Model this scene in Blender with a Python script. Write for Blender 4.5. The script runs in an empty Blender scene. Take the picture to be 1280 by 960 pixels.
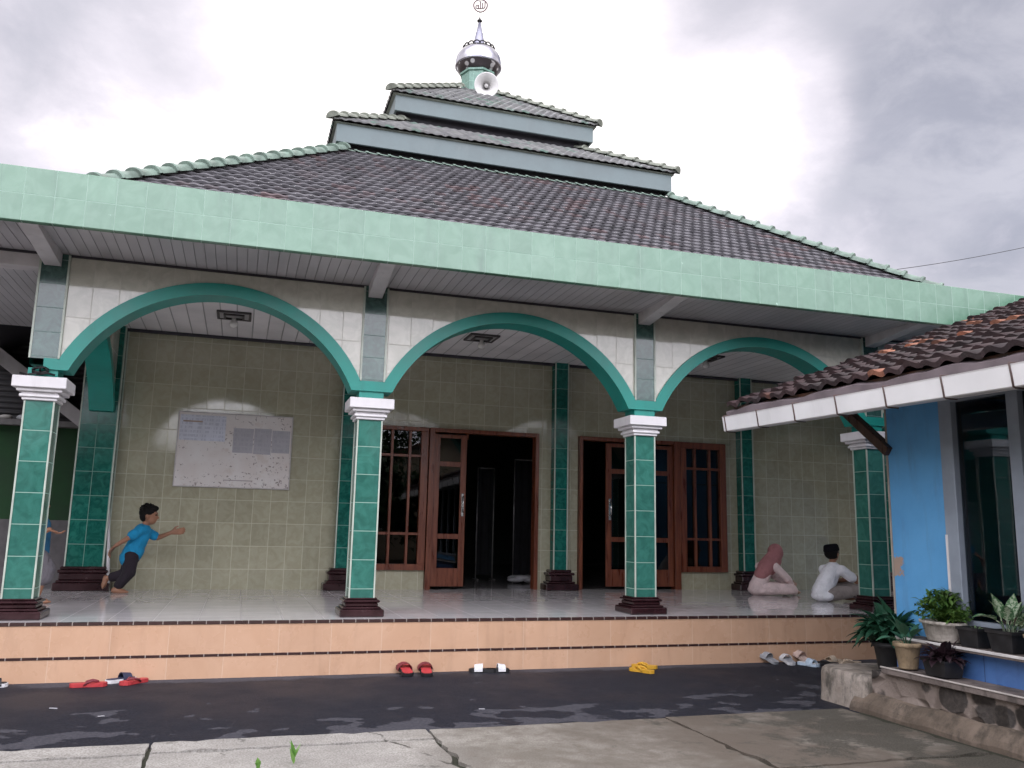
import bpy, math, random
from mathutils import Vector, Matrix, Euler
random.seed(7)
R = math.radians
S = bpy.context.scene
COL = S.collection
GZ = -0.551           # level of the yard; the terrace floor is z = 0

# ------------------------------------------------------------------ mesh builder
class MB:
    def __init__(s): s.v = []; s.f = []; s.uv = {}; s.sm = set()
    def quad(s, *p, uv=None, smooth=False):
        i = len(s.v); s.v += [tuple(q) for q in p]; s.f.append(tuple(range(i, i+len(p))))
        if uv: s.uv[len(s.f)-1] = uv
        if smooth: s.sm.add(len(s.f)-1)
    def box(s, x0, x1, y0, y1, z0, z1, c=0.0):
        if x0 > x1: x0, x1 = x1, x0
        if y0 > y1: y0, y1 = y1, y0
        if z0 > z1: z0, z1 = z1, z0
        c = min(c, (x1-x0)*.45, (y1-y0)*.45, (z1-z0)*.45)
        if c <= 0:
            i = len(s.v)
            s.v += [(x0,y0,z0),(x1,y0,z0),(x1,y1,z0),(x0,y1,z0),(x0,y0,z1),(x1,y0,z1),(x1,y1,z1),(x0,y1,z1)]
            for f in ((0,3,2,1),(4,5,6,7),(0,1,5,4),(1,2,6,5),(2,3,7,6),(3,0,4,7)): s.f.append(tuple(i+k for k in f))
            return
        # chamfered box: 24 verts
        idx = {}
        xs = (x0, x1); ys = (y0, y1); zs = (z0, z1)
        for a in (0,1):
            for b in (0,1):
                for d in (0,1):
                    sx, sy, sz = 1-2*a, 1-2*b, 1-2*d
                    P = (xs[a], ys[b], zs[d])
                    for k in range(3):
                        q = [P[0]+sx*c, P[1]+sy*c, P[2]+sz*c]; q[k] = P[k]
                        idx[(a,b,d,k)] = len(s.v); s.v.append(tuple(q))
        def F(*k, flip=False):
            t = tuple(idx[q] for q in k); s.f.append(t[::-1] if flip else t)
        for k in range(3):
            o = [j for j in range(3) if j != k]
            for e in (0,1):
                ring = []
                for (m, n) in ((0,0),(1,0),(1,1),(0,1)):
                    q = [0,0,0]; q[k] = e; q[o[0]] = m; q[o[1]] = n
                    ring.append((q[0],q[1],q[2],k))
                F(*ring, flip=((e == 0) ^ (k == 1)))
        for k in range(3):   # edges along axis k
            o = [j for j in range(3) if j != k]
            for m in (0,1):
                for n in (0,1):
                    q0 = [0,0,0]; q0[o[0]] = m; q0[o[1]] = n; q1 = list(q0); q1[k] = 1
                    F((*q0,o[0]),(*q1,o[0]),(*q1,o[1]),(*q0,o[1]), flip=((m ^ n) ^ (k == 1)))
        for a in (0,1):
            for b in (0,1):
                for d in (0,1):
                    F((a,b,d,0),(a,b,d,1),(a,b,d,2), flip=((a ^ b ^ d) == 1))
    def obox(s, c, size, rz=0, rx=0, ry=0, ch=0.0):
        t = MB(); a, b, d = size; t.box(-a/2,a/2,-b/2,b/2,-d/2,d/2, ch)
        s.add(t, Matrix.Translation(c) @ Euler((rx,ry,rz)).to_matrix().to_4x4())
    def add(s, t, M=Matrix()):
        i = len(s.v); j = len(s.f)
        s.v += [tuple(M @ Vector(p)) for p in t.v]
        s.f += [tuple(i+k for k in f) for f in t.f]
        for k, u in t.uv.items(): s.uv[j+k] = u
        for k in t.sm: s.sm.add(j+k)
    def lathe(s, prof, c=(0,0,0), n=24, M=None, closed=True, smooth=True):
        """profile of (radius, z) turned round the z axis"""
        t = MB()
        for r, z in prof:
            for k in range(n):
                a = 2*math.pi*k/n; t.v.append((r*math.cos(a), r*math.sin(a), z))
        for i in range(len(prof)-1):
            for k in range(n):
                k2 = (k+1) % n
                t.f.append((i*n+k, i*n+k2, (i+1)*n+k2, (i+1)*n+k))
                if smooth: t.sm.add(len(t.f)-1)
        if closed:
            if prof[0][0] > 1e-4: t.f.append(tuple(range(n-1,-1,-1)))
            if prof[-1][0] > 1e-4: t.f.append(tuple((len(prof)-1)*n+k for k in range(n)))
        s.add(t, Matrix.Translation(c) @ (M or Matrix()))
    def tube(s, pts, r, n=8):
        pts = [Vector(p) for p in pts]; m = len(pts); rs = r if isinstance(r, (list,tuple)) else [r]*m
        base = len(s.v); u = None
        for i, p in enumerate(pts):
            d = (pts[min(i+1,m-1)]-pts[max(i-1,0)]).normalized()
            if u is None:
                u = d.orthogonal().normalized()
            else:
                u = (u-d*u.dot(d)); u = u.normalized() if u.length > 1e-6 else d.orthogonal().normalized()
            w = d.cross(u)
            for k in range(n):
                a = 2*math.pi*k/n; s.v.append(tuple(p+(u*math.cos(a)+w*math.sin(a))*rs[i]))
        for i in range(m-1):
            for k in range(n):
                k2 = (k+1) % n
                s.f.append((base+i*n+k, base+i*n+k2, base+(i+1)*n+k2, base+(i+1)*n+k)); s.sm.add(len(s.f)-1)
        s.f.append(tuple(base+k for k in range(n-1,-1,-1))); s.f.append(tuple(base+(m-1)*n+k for k in range(n)))
    def capsule(s, a, b, ra, rb, n=14, h=5):
        a = Vector(a); b = Vector(b); d = b-a; L = d.length
        if L < 1e-5: d = Vector((0,0,1)); L = 1e-4
        M = Matrix.Translation(a) @ d.to_track_quat('Z','Y').to_matrix().to_4x4()
        pr = [(max(ra*math.sin(math.pi/2*k/h),1e-5), -ra*math.cos(math.pi/2*k/h)) for k in range(h+1)]
        pr += [(max(rb*math.cos(math.pi/2*k/h),1e-5), L+rb*math.sin(math.pi/2*k/h)) for k in range(h+1)]
        s.lathe(pr, (0,0,0), n, M)
    def ellips(s, c, rad, n=18, rz=0, ry=0, rx=0):
        pr = [(max(math.sin(math.pi*k/12),1e-5), -math.cos(math.pi*k/12)) for k in range(13)]
        M = Matrix.Translation(c) @ Euler((rx,ry,rz)).to_matrix().to_4x4() @ Matrix.Diagonal((*rad,1))
        s.lathe(pr, (0,0,0), n, M)
    def sheet(s, poly, z0, z1):
        """extruded polygon (counter-clockwise) from z0 to z1"""
        n = len(poly); i = len(s.v)
        s.v += [(x,y,z0) for x,y in poly]+[(x,y,z1) for x,y in poly]
        s.f.append(tuple(i+k for k in range(n-1,-1,-1))); s.f.append(tuple(i+n+k for k in range(n)))
        for k in range(n): s.f.append((i+k, i+(k+1)%n, i+n+(k+1)%n, i+n+k))

def xf(o):      # translation of the root of an object
    t = Vector((0,0,0))
    while o is not None: t += o.location; o = o.parent
    return t

def obj(name, mb, mat, parent=None, local=False, smooth=False):
    """links the builder as ONE mesh object; the numbers are world numbers unless local"""
    me = bpy.data.meshes.new(name)
    off = Vector((0,0,0)) if (parent is None or local) else xf(parent)
    me.from_pydata([tuple(Vector(p)-off) for p in mb.v], [], mb.f)
    if mb.uv:
        ul = me.uv_layers.new(name='UVMap'); li = 0
        for fi, f in enumerate(mb.f):
            u = mb.uv.get(fi)
            for k in range(len(f)):
                if u: ul.data[li].uv = u[k]
                li += 1
    if smooth or mb.sm:
        flags = [True]*len(mb.f) if smooth else [(i in mb.sm) for i in range(len(mb.f))]
        me.polygons.foreach_set('use_smooth', flags)
    me.validate(); me.update()
    me.materials.append(mat)
    o = bpy.data.objects.new(name, me); COL.objects.link(o)
    if parent: o.parent = parent
    return o

def tag(o, label, cat, group=None):
    o['label'] = label; o['category'] = cat
    if group: o['group'] = group
    return o
def thing(name, label, cat, loc=(0,0,0), rz=0, group=None):
    o = bpy.data.objects.new(name, None); COL.objects.link(o); o.location = loc; o.rotation_euler = (0,0,rz)
    o.empty_display_size = .2
    return tag(o, label, cat, group)
def struct(name, mb, mat, kind='structure'):
    o = obj(name, mb, mat); o['kind'] = kind; return o

# ------------------------------------------------------------------ node helpers
class NT:
    def __init__(s, name):
        s.m = bpy.data.materials.new(name); s.m.use_nodes = True; s.t = s.m.node_tree
        s.b = s.t.nodes['Principled BSDF']; s.out = s.t.nodes['Material Output']
    def n(s, typ, **kw):
        x = s.t.nodes.new(typ)
        for k, v in kw.items(): setattr(x, k, v)
        return x
    def link(s, a, b): s.t.links.new(a, b)
    def val(s, sock, v):
        if hasattr(v, 'is_linked') or hasattr(v, 'links'): s.link(v, sock)
        else: sock.default_value = v
    def math(s, op, a, b=0.0, c=0.0, clamp=False):
        x = s.n('ShaderNodeMath', operation=op, use_clamp=clamp)
        s.val(x.inputs[0], a); s.val(x.inputs[1], b)
        if len(x.inputs) > 2: s.val(x.inputs[2], c)
        return x.outputs[0]
    def mix(s, f, a, b, blend='MIX'):
        x = s.n('ShaderNodeMix', data_type='RGBA', blend_type=blend)
        s.val(x.inputs[0], f)
        for k, v in ((6,a),(7,b)):
            if isinstance(v, tuple): v = (*v[:3], 1)
            s.val(x.inputs[k], v)
        return x.outputs[2]
    def fmix(s, f, a, b):
        x = s.n('ShaderNodeMix', data_type='FLOAT'); s.val(x.inputs[0], f); s.val(x.inputs[2], a); s.val(x.inputs[3], b); return x.outputs[0]
    def noise(s, vec, scale, detail=4, rough=.55, dist=0.0):
        x = s.n('ShaderNodeTexNoise'); s.link(vec, x.inputs['Vector'])
        x.inputs['Scale'].default_value = scale; x.inputs['Detail'].default_value = detail
        x.inputs['Roughness'].default_value = rough; x.inputs['Distortion'].default_value = dist
        return x.outputs['Fac']
    def ramp(s, f, lo, hi, a=0.0, b=1.0, smooth=True):
        x = s.n('ShaderNodeMapRange'); x.interpolation_type = 'SMOOTHSTEP' if smooth else 'LINEAR'
        s.val(x.inputs[0], f); x.inputs[1].default_value = lo; x.inputs[2].default_value = hi
        x.inputs[3].default_value = a; x.inputs[4].default_value = b
        return x.outputs[0]
    def pos(s): return s.n('ShaderNodeNewGeometry').outputs['Position']
    def objc(s): return s.n('ShaderNodeTexCoord').outputs['Object']
    def scale(s, vec, k):
        x = s.n('ShaderNodeVectorMath', operation='MULTIPLY'); s.link(vec, x.inputs[0]); x.inputs[1].default_value = k; return x.outputs[0]
    def bump(s, h, strength=.3, dist=.01):
        x = s.n('ShaderNodeBump'); s.val(x.inputs['Height'], h); x.inputs['Strength'].default_value = strength; x.inputs['Distance'].default_value = dist
        s.link(x.outputs[0], s.b.inputs['Normal']); return x
    def col(s, c): s.val(s.b.inputs['Base Color'], (*c[:3],1) if isinstance(c, tuple) else c)
    def rough(s, r): s.val(s.b.inputs['Roughness'], r)

def plain(name, c, rough=.6, metal=0.0, var=.15, scale=6.0, bump=.0, bscale=40, world=False, dirt=None, spec=None):
    """paint, plastic, cloth: a base colour with soft uneven wear"""
    m = NT(name); p = m.pos() if world else m.objc()
    f = m.noise(p, scale, 5)
    d = tuple(x*(1-var) for x in c); l = tuple(min(1,x*(1+var)) for x in c)
    cc = m.mix(m.ramp(f,.3,.7), d, l)
    if dirt:
        g = m.noise(m.scale(p,(1,1,.25)), scale*1.7, 6, .65); cc = m.mix(m.ramp(g,.55,.8,0,dirt[3]), cc, dirt[:3])
    m.col(cc); m.rough(m.ramp(f,.2,.8,max(.02,rough-.06),min(1,rough+.08))); m.b.inputs['Metallic'].default_value = metal
    if spec is not None: m.b.inputs['Specular IOR Level'].default_value = spec
    if bump: m.bump(m.noise(p, bscale, 3), bump, .01)
    return m.m

def tile(name, c, tw, th, u0=0.0, v0=0.0, gw=.006, grout=(.6,.6,.55), c2=None, msc=6.0, rough=.12, var=.08, gro=.5, wob=.05, dirt=None, tilt=.0, uonly=False, patch=None, spec=None):
    """glazed tiles on world-aligned faces: joints, marbling, per-tile tint; tw or th None = no joint that way"""
    m = NT(name); g = m.n('ShaderNodeNewGeometry'); p = g.outputs['Position']
    sp = m.n('ShaderNodeSeparateXYZ'); m.link(p, sp.inputs[0]); sn = m.n('ShaderNodeSeparateXYZ'); m.link(g.outputs['True Normal'], sn.inputs[0])
    nx = m.math('GREATER_THAN', m.math('ABSOLUTE', sn.outputs[0]), .65); nz = m.math('GREATER_THAN', m.math('ABSOLUTE', sn.outputs[2]), .65)
    u = m.math('SUBTRACT', m.fmix(nx, sp.outputs[0], sp.outputs[1]), u0)
    v = m.math('SUBTRACT', m.fmix(nz, sp.outputs[2], sp.outputs[1]), v0)
    def joint(x, w):
        q = m.math('DIVIDE', x, w); fl = m.math('FLOOR', q); fr = m.math('SUBTRACT', q, fl)
        d = m.math('MULTIPLY', m.math('MINIMUM', fr, m.math('SUBTRACT', 1.0, fr)), w)
        return fl, m.ramp(d, gw*.35, gw*.65, 1.0, 0.0)
    fu = fv = None; masks = []
    if tw: fu, ju = joint(u, tw); masks.append(ju)
    if th: fv, jv = joint(v, th); masks.append(jv)
    mask = masks[0] if len(masks) == 1 else m.math('MAXIMUM', *masks)
    cv = m.n('ShaderNodeCombineXYZ'); m.val(cv.inputs[0], fu if fu else 0.0); m.val(cv.inputs[1], fv if fv else 0.0)
    m.link(m.math('ADD', m.math('MULTIPLY', nx, 17.0), m.math('MULTIPLY', nz, 31.0)), cv.inputs[2])
    wn = m.n('ShaderNodeTexWhiteNoise', noise_dimensions='3D'); m.link(cv.outputs[0], wn.inputs['Vector'])
    off = m.n('ShaderNodeVectorMath', operation='MULTIPLY_ADD'); m.link(wn.outputs['Color'], off.inputs[0]); off.inputs[1].default_value = (9,9,9); m.link(p, off.inputs[2])
    mb_ = m.noise(off.outputs[0], msc, 6, .6, 1.2)
    c2 = c2 or tuple(min(1,x*1.35) for x in c)
    cc = m.mix(m.ramp(mb_,.32,.68), c, c2)
    cc = m.mix(1.0, cc, m.ramp(wn.outputs['Value'],0,1,1-var,1+var,False), 'MULTIPLY')
    if dirt:
        d1 = m.noise(m.scale(p,(2.2,2.2,.35)), 2.0, 7, .65); cc = m.mix(m.ramp(d1,.5,.78,0,dirt[3]), cc, dirt[:3])
    if patch:
        d2 = m.noise(p, 5.5, 6, .7); cc = m.mix(m.ramp(d2,.70,.73,0,.8), cc, patch)
    cc = m.mix(m.math('MULTIPLY', mask, gro), cc, grout)
    m.col(cc); m.rough(m.fmix(mask, m.ramp(m.noise(p,3.0,4),.3,.7,rough*.75,rough*1.35), .75)); m.b.inputs['Specular IOR Level'].default_value = .5 if rough > .2 else .75
    if spec is not None: m.b.inputs['Specular IOR Level'].default_value = spec
    h = m.math('SUBTRACT', m.math('MULTIPLY', m.noise(p, 4.5, 2), wob), m.math('MULTIPLY', mask, .12))
    bn = m.bump(h, .6, .012)
    if tilt:
        nn = m.n('ShaderNodeVectorMath', operation='MULTIPLY_ADD'); sb = m.n('ShaderNodeVectorMath', operation='SUBTRACT')
        m.link(wn.outputs['Color'], sb.inputs[0]); sb.inputs[1].default_value = (.5,.5,.5)
        m.link(sb.outputs[0], nn.inputs[0]); nn.inputs[1].default_value = (tilt,)*3; m.link(bn.outputs[0], nn.inputs[2])
        nm = m.n('ShaderNodeVectorMath', operation='NORMALIZE'); m.link(nn.outputs[0], nm.inputs[0]); m.link(nm.outputs[0], m.b.inputs['Normal'])
    return m.m

def planks(name, c, w, axis=0, rough=.35):
    """painted ceiling boards with grooves running along the other axis"""
    m = NT(name); p = m.pos(); sp = m.n('ShaderNodeSeparateXYZ'); m.link(p, sp.inputs[0])
    q = m.math('DIVIDE', sp.outputs[axis], w); fl = m.math('FLOOR', q); fr = m.math('SUBTRACT', q, fl)
    d = m.math('MINIMUM', fr, m.math('SUBTRACT', 1.0, fr)); j = m.ramp(d, .02, .05, 1, 0)
    wn = m.n('ShaderNodeTexWhiteNoise', noise_dimensions='1D'); m.link(fl, wn.inputs['W'])
    cc = m.mix(m.ramp(m.noise(p,1.3,5),.35,.75), c, tuple(x*.82 for x in c))
    cc = m.mix(1.0, cc, m.ramp(wn.outputs['Value'],0,1,.93,1.05,False), 'MULTIPLY')
    m.col(m.mix(m.math('MULTIPLY', j, .8), cc, tuple(x*.28 for x in c)))
    m.rough(rough); m.bump(m.math('MULTIPLY', j, -1.0), .8, .006); return m.m

def rooftile(name, c, c2, c3, amount, rough=.75, moss=None, grime=.5):
    m = NT(name); uv = m.n('ShaderNodeUVMap').outputs[0]; p = m.pos()
    fl = m.n('ShaderNodeVectorMath', operation='FLOOR'); m.link(uv, fl.inputs[0])
    wn = m.n('ShaderNodeTexWhiteNoise', noise_dimensions='2D'); m.link(fl.outputs[0], wn.inputs['Vector'])
    cc = m.mix(wn.outputs['Value'], c, c2)
    sep = m.n('ShaderNodeSeparateColor'); m.link(wn.outputs['Color'], sep.inputs[0])
    big = m.noise(p, .55, 3)
    cc = m.mix(m.math('MULTIPLY', m.ramp(sep.outputs[1],1-amount,1-amount*.75), m.ramp(big,.42,.6)), cc, c3)
    gr = m.noise(p, 9.0, 6, .7); cc = m.mix(m.ramp(gr,.45,.75,0,grime), cc, tuple(x*.45 for x in c))
    if moss: 
        ms = m.noise(p, 2.3, 6, .7); cc = m.mix(m.ramp(ms,.5,.75,0,moss[3]), cc, moss[:3])
    m.col(cc); m.rough(rough); m.bump(m.noise(p, 30.0, 4), .35, .01); return m.m

# ------------------------------------------------------------------ materials
M = {}
M['peach'] = tile('peach_step_tile', (.54,.335,.215), .527, None, u0=-1.63, gw=.007, grout=(.72,.56,.42), c2=(.58,.37,.245), msc=1.6, rough=.28, var=.05, gro=.35, dirt=(.33,.20,.13,.45))
M['strip'] = tile('dark_border_tile', (.035,.016,.015), .135, None, u0=-1.99, gw=.008, grout=(.5,.45,.4), rough=.2, gro=.6)
M['floor'] = tile('white_floor_tile', (.62,.60,.60), .42, .42, u0=.1, v0=-.29, gw=.006, grout=(.22,.2,.2), c2=(.70,.67,.67), msc=2, rough=.07, var=.04, gro=.8, wob=.03, dirt=(.3,.27,.25,.18))
M['backwall'] = tile('olive_wall_tile', (.35,.332,.235), .262, .345, u0=-1.64, v0=.30, gw=.008, grout=(.62,.6,.45), c2=(.41,.395,.29), msc=7, rough=.075, var=.07, gro=.5, wob=.03, tilt=.007, dirt=(.21,.195,.14,.25))
M['spandrel'] = tile('cream_marble_tile', (.44,.43,.365), .262, .345, u0=-1.9, v0=.3, gw=.006, grout=(.42,.4,.36), c2=(.54,.525,.455), msc=5, rough=.06, var=.06, gro=.55, wob=.04, tilt=.008, dirt=(.36,.33,.27,.3))
M['green'] = tile('green_column_tile', (.030,.128,.100), None, .313, v0=.295, gw=.007, grout=(.36,.52,.43), c2=(.046,.185,.146), msc=6, rough=.15, var=.13, gro=.75, dirt=(.02,.08,.07,.4), tilt=.01, spec=.5)
M['greenpil'] = tile('deep_green_pilaster_tile', (.008,.085,.066), .25, .345, u0=-2.065, v0=.30, gw=.007, grout=(.25,.4,.34), c2=(.02,.15,.115), msc=9, rough=.12, var=.14, gro=.7, tilt=.006, spec=.3)
M['stripe'] = tile('dark_green_strip_tile', (.018,.055,.048), None, .26, v0=2.62, gw=.006, grout=(.2,.3,.27), c2=(.05,.12,.10), msc=11, rough=.1, var=.2, gro=.7, tilt=.012)
M['mint'] = tile('mint_fascia_tile', (.095,.205,.135), .2615, .2625, u0=-2.11, v0=3.68, gw=.007, grout=(.34,.48,.40), c2=(.132,.25,.175), msc=5, rough=.2, var=.07, gro=.6, dirt=(.07,.14,.10,.75), patch=(.36,.55,.44), tilt=.015)
M['teal'] = plain('teal_arch_paint', (.012,.25,.205), .4, var=.1, scale=2, world=True, dirt=(.01,.11,.1,.4))
M['white'] = plain('white_plaster_paint', (.72,.70,.71), .5, var=.06, scale=5, world=True, dirt=(.4,.37,.36,.4))
M['trim'] = plain('pale_corner_trim', (.44,.49,.42), .45, var=.15)
M['maroon'] = plain('dark_maroon_plinth', (.028,.010,.012), .22, var=.3, scale=4)
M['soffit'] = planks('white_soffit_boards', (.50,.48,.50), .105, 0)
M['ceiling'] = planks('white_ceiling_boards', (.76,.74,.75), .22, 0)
M['beam'] = plain('white_beam_paint', (.58,.55,.56), .5, var=.08, world=True, dirt=(.3,.27,.26,.5))
M['roof'] = rooftile('weathered_grey_roof_tile', (.072,.069,.077), (.125,.12,.13), (.115,.082,.085), .25, moss=(.05,.06,.055,.35))
M['roofgreen'] = rooftile('grey_green_roof_tile', (.20,.20,.205), (.32,.32,.315), (.19,.29,.24), .25, moss=(.17,.19,.14,.4), grime=.35)
M['ridge'] = plain('faded_mint_ridge', (.150,.205,.170), .75, var=.3, scale=5, world=True, dirt=(.15,.155,.13,.8), bump=.3)
M['ridgegrey'] = plain('grey_green_ridge', (.19,.205,.17), .75, var=.25, scale=5, world=True, dirt=(.12,.12,.08,.6), bump=.3)
M['tierboard'] = plain('grey_green_fascia_paint', (.115,.15,.155), .5, var=.1, scale=2, world=True, dirt=(.17,.2,.2,.4))
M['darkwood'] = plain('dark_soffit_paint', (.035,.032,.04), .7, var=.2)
M['drum'] = tile('green_drum_tile', (.085,.17,.135), .2, .25, gw=.008, grout=(.35,.5,.42), rough=.25)
M['wood'] = None
M['black'] = plain('black_metal', (.012,.012,.013), .4, .3, var=.2)
M['steel'] = plain('handle_steel', (.55,.55,.54), .25, 1.0, var=.05)

def wood_mat(name, c, c2):
    m = NT(name); p = m.pos()
    f = m.noise(m.scale(p,(9,9,.9)), 2.2, 6, .6, .6); cc = m.mix(m.ramp(f,.3,.7), c, c2)
    m.col(cc); m.rough(m.ramp(f,.3,.7,.26,.4)); m.bump(f, .08, .01); return m.m
M['wood'] = wood_mat('red_brown_varnished_wood', (.095,.024,.012), (.19,.056,.025))
M['brownwood'] = wood_mat('brown_rafter_wood', (.06,.028,.018), (.10,.05,.032))

def glass_mat(name, tint=(.55,.58,.6), ior=1.5, k=.9):
    m = NT(name); t = m.n('ShaderNodeBsdfTransparent'); t.inputs[0].default_value = (*tint,1)
    g = m.n('ShaderNodeBsdfGlossy'); g.inputs['Roughness'].default_value = .01
    fr = m.n('ShaderNodeFresnel'); fr.inputs[0].default_value = ior
    bp = m.n('ShaderNodeBump'); bp.inputs['Strength'].default_value = .02; bp.inputs['Distance'].default_value = .02
    m.link(m.noise(m.pos(), 1.3, 2), bp.inputs['Height']); m.link(bp.outputs[0], g.inputs['Normal'])
    mx = m.n('ShaderNodeMixShader'); m.link(m.math('MULTIPLY_ADD', fr.outputs[0], k, .005, True), mx.inputs[0]); m.link(t.outputs[0], mx.inputs[1]); m.link(g.outputs[0], mx.inputs[2])
    m.link(mx.outputs[0], m.out.inputs['Surface']); return m.m
M['glass'] = glass_mat('tinted_window_glass', (.35,.36,.38))
M['glass2'] = glass_mat('kiosk_window_glass', (.45,.48,.5), 1.5, .38)

def mirror_mat():
    m = NT('polished_dome_steel'); p = m.pos(); m.col(m.mix(m.ramp(m.noise(p,5,4),.35,.7), (.50,.50,.55), (.33,.33,.40)))
    m.b.inputs['Metallic'].default_value = 1; m.rough(.16); m.bump(m.noise(p,7,2),.25,.02); return m.m
M['dome'] = mirror_mat()
def pattern_mat():
    m = NT('dome_cutout_pattern'); p = m.objc(); v = m.n('ShaderNodeTexVoronoi'); m.link(p, v.inputs[0]); v.inputs['Scale'].default_value = 5.5
    cc = m.mix(m.ramp(v.outputs['Distance'],.25,.4), (.6,.6,.62), (.07,.06,.065)); m.col(cc); m.b.inputs['Metallic'].default_value = .7; m.rough(.35); return m.m
M['domepat'] = pattern_mat()

# ------------------------------------------------------------------ camera
CAMP = Vector((0,-9.6877,.95)); FPX = 1069.6
yaw, pit, rol = .3023, .1706, -.021
fw = Vector((math.sin(yaw)*math.cos(pit), math.cos(yaw)*math.cos(pit), math.sin(pit)))
r0 = Vector((math.cos(yaw), -math.sin(yaw), 0)); u0 = r0.cross(fw)
rr = math.cos(rol)*r0-math.sin(rol)*u0; uu = math.cos(rol)*u0+math.sin(rol)*r0
cd = bpy.data.cameras.new('camera'); cam = bpy.data.objects.new('camera', cd); COL.objects.link(cam)
mw = Matrix((rr, uu, -fw)).transposed().to_4x4(); mw.translation = CAMP; cam.matrix_world = mw
cd.sensor_width = 36; cd.lens = FPX/1280*36; cd.clip_start = .05; cd.clip_end = 3000
S.camera = cam

# ------------------------------------------------------------------ ground
def ground_mats():
    m = NT('wet_dark_asphalt'); p = m.pos()
    sp = m.n('ShaderNodeSeparateXYZ'); m.link(p, sp.inputs[0])
    f = m.noise(p, 55, 4, .7)
    base = m.mix(m.ramp(f,.35,.7), (.0125,.0135,.0195), (.026,.0275,.037))
    warp = m.math('MULTIPLY_ADD', m.noise(m.scale(p,(.75,1,1)), 3.6, 3.5, .5, 0), .7, m.math('MULTIPLY', m.noise(p, .8, 2), .3))
    yb_ = m.ramp(sp.outputs[1], -3.1, -1.2, .075, -.07)          # dry spots come more towards the concrete
    dry = m.ramp(m.math('ADD', warp, yb_), .57, .585)
    edge = m.ramp(m.math('ADD', sp.outputs[1], m.math('MULTIPLY', m.noise(p,2.4,5), .5)), -.33, -.22)
    big = m.ramp(m.noise(p, .35, 2), .45, .6)
    dr = m.math('MAXIMUM', m.math('MULTIPLY', dry, .65), m.math('MULTIPLY', edge, m.ramp(big,0,1,.35,.8)))
    cc = m.mix(dr, base, m.mix(m.ramp(f,.3,.75), (.060,.059,.070), (.105,.102,.115)))
    m.col(cc); m.rough(m.fmix(dr, m.ramp(m.noise(p,1.1,4),.3,.7,.5,.75), .9)); m.b.inputs['Specular IOR Level'].default_value = .14
    m.bump(f, .55, .012); M['asphalt'] = m.m
    m = NT('old_cracked_concrete'); p = m.pos(); sp = m.n('ShaderNodeSeparateXYZ'); m.link(p, sp.inputs[0])
    a = m.noise(p, 1.2, 7, .62, .4); b = m.noise(p, 9, 6, .7); c_ = m.noise(p, 80, 3, .6)
    cc = m.mix(m.ramp(a,.36,.66), (.155,.14,.115), (.35,.33,.29))
    cc = m.mix(m.ramp(b,.44,.64,0,.6), cc, (.13,.108,.085))
    xr = m.ramp(sp.outputs[0], 1.5, 3.6)                          # older, browner slabs on the right
    cc = m.mix(m.math('MULTIPLY', xr, m.ramp(m.noise(p,1.3,7,.65),.34,.58,.35,.95)), cc, (.092,.070,.052))
    lf = m.ramp(sp.outputs[0], 1.9, .9, 0, .45); cc = m.mix(lf, cc, (.48,.468,.45))
    ms = m.ramp(m.math('ADD', m.noise(p,2.1,7,.7), m.ramp(sp.outputs[0],2.0,5.3,-.14,.11)), .49, .60, 0, .85); cc = m.mix(ms, cc, (.032,.031,.022))
    wv = m.n('ShaderNodeVectorMath', operation='MULTIPLY_ADD'); nt = m.n('ShaderNodeTexNoise'); m.link(p, nt.inputs[0]); nt.inputs['Scale'].default_value = 3.5; nt.inputs['Detail'].default_value = 6
    m.link(nt.outputs['Color'], wv.inputs[0]); wv.inputs[1].default_value = (.35,.35,.35); m.link(p, wv.inputs[2])
    vo = m.n('ShaderNodeTexVoronoi', feature='DISTANCE_TO_EDGE'); m.link(wv.outputs[0], vo.inputs['Vector']); vo.inputs['Scale'].default_value = .62
    cr = m.math('MULTIPLY', m.ramp(vo.outputs['Distance'],.004,.010,1,0), m.math('MULTIPLY', m.ramp(m.noise(p,1.7,3),.46,.56), m.ramp(sp.outputs[0],1.7,2.6,1.0,.0)))
    cc = m.mix(cr, cc, (.03,.028,.022)); cc = m.mix(m.ramp(c_,.38,.66,0,.6), cc, (.115,.10,.082))
    m.col(cc); m.rough(.85); m.bump(m.math('SUBTRACT', m.math('MULTIPLY_ADD', b, .6, m.math('MULTIPLY', c_, .35)), m.math('MULTIPLY', cr, 1.2)), .7, .012); M['concrete'] = m.m
    m = NT('earth_in_joints'); p = m.pos(); m.col(m.mix(m.noise(p,20,5), (.012,.011,.008), (.04,.042,.022))); m.rough(.95); M['earth'] = m.m
    m = NT('compacted_ground'); p = m.pos(); m.col(m.mix(m.noise(p,.7,6), (.10,.085,.07), (.17,.15,.125))); m.rough(.95); m.bump(m.noise(p,25,5),.6,.02); M['soil'] = m.m
ground_mats()
g = MB(); g.quad((-1500,-1500,GZ-.03),(1500,-1500,GZ-.03),(1500,1500,GZ-.03),(-1500,1500,GZ-.03)); struct('ground', g, M['soil'])
g = MB(); g.quad((-30,-3.22,GZ),(30,-3.22,GZ),(30,4.2,GZ),(-30,4.2,GZ)); struct('asphalt_yard', g, M['asphalt'])

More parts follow.
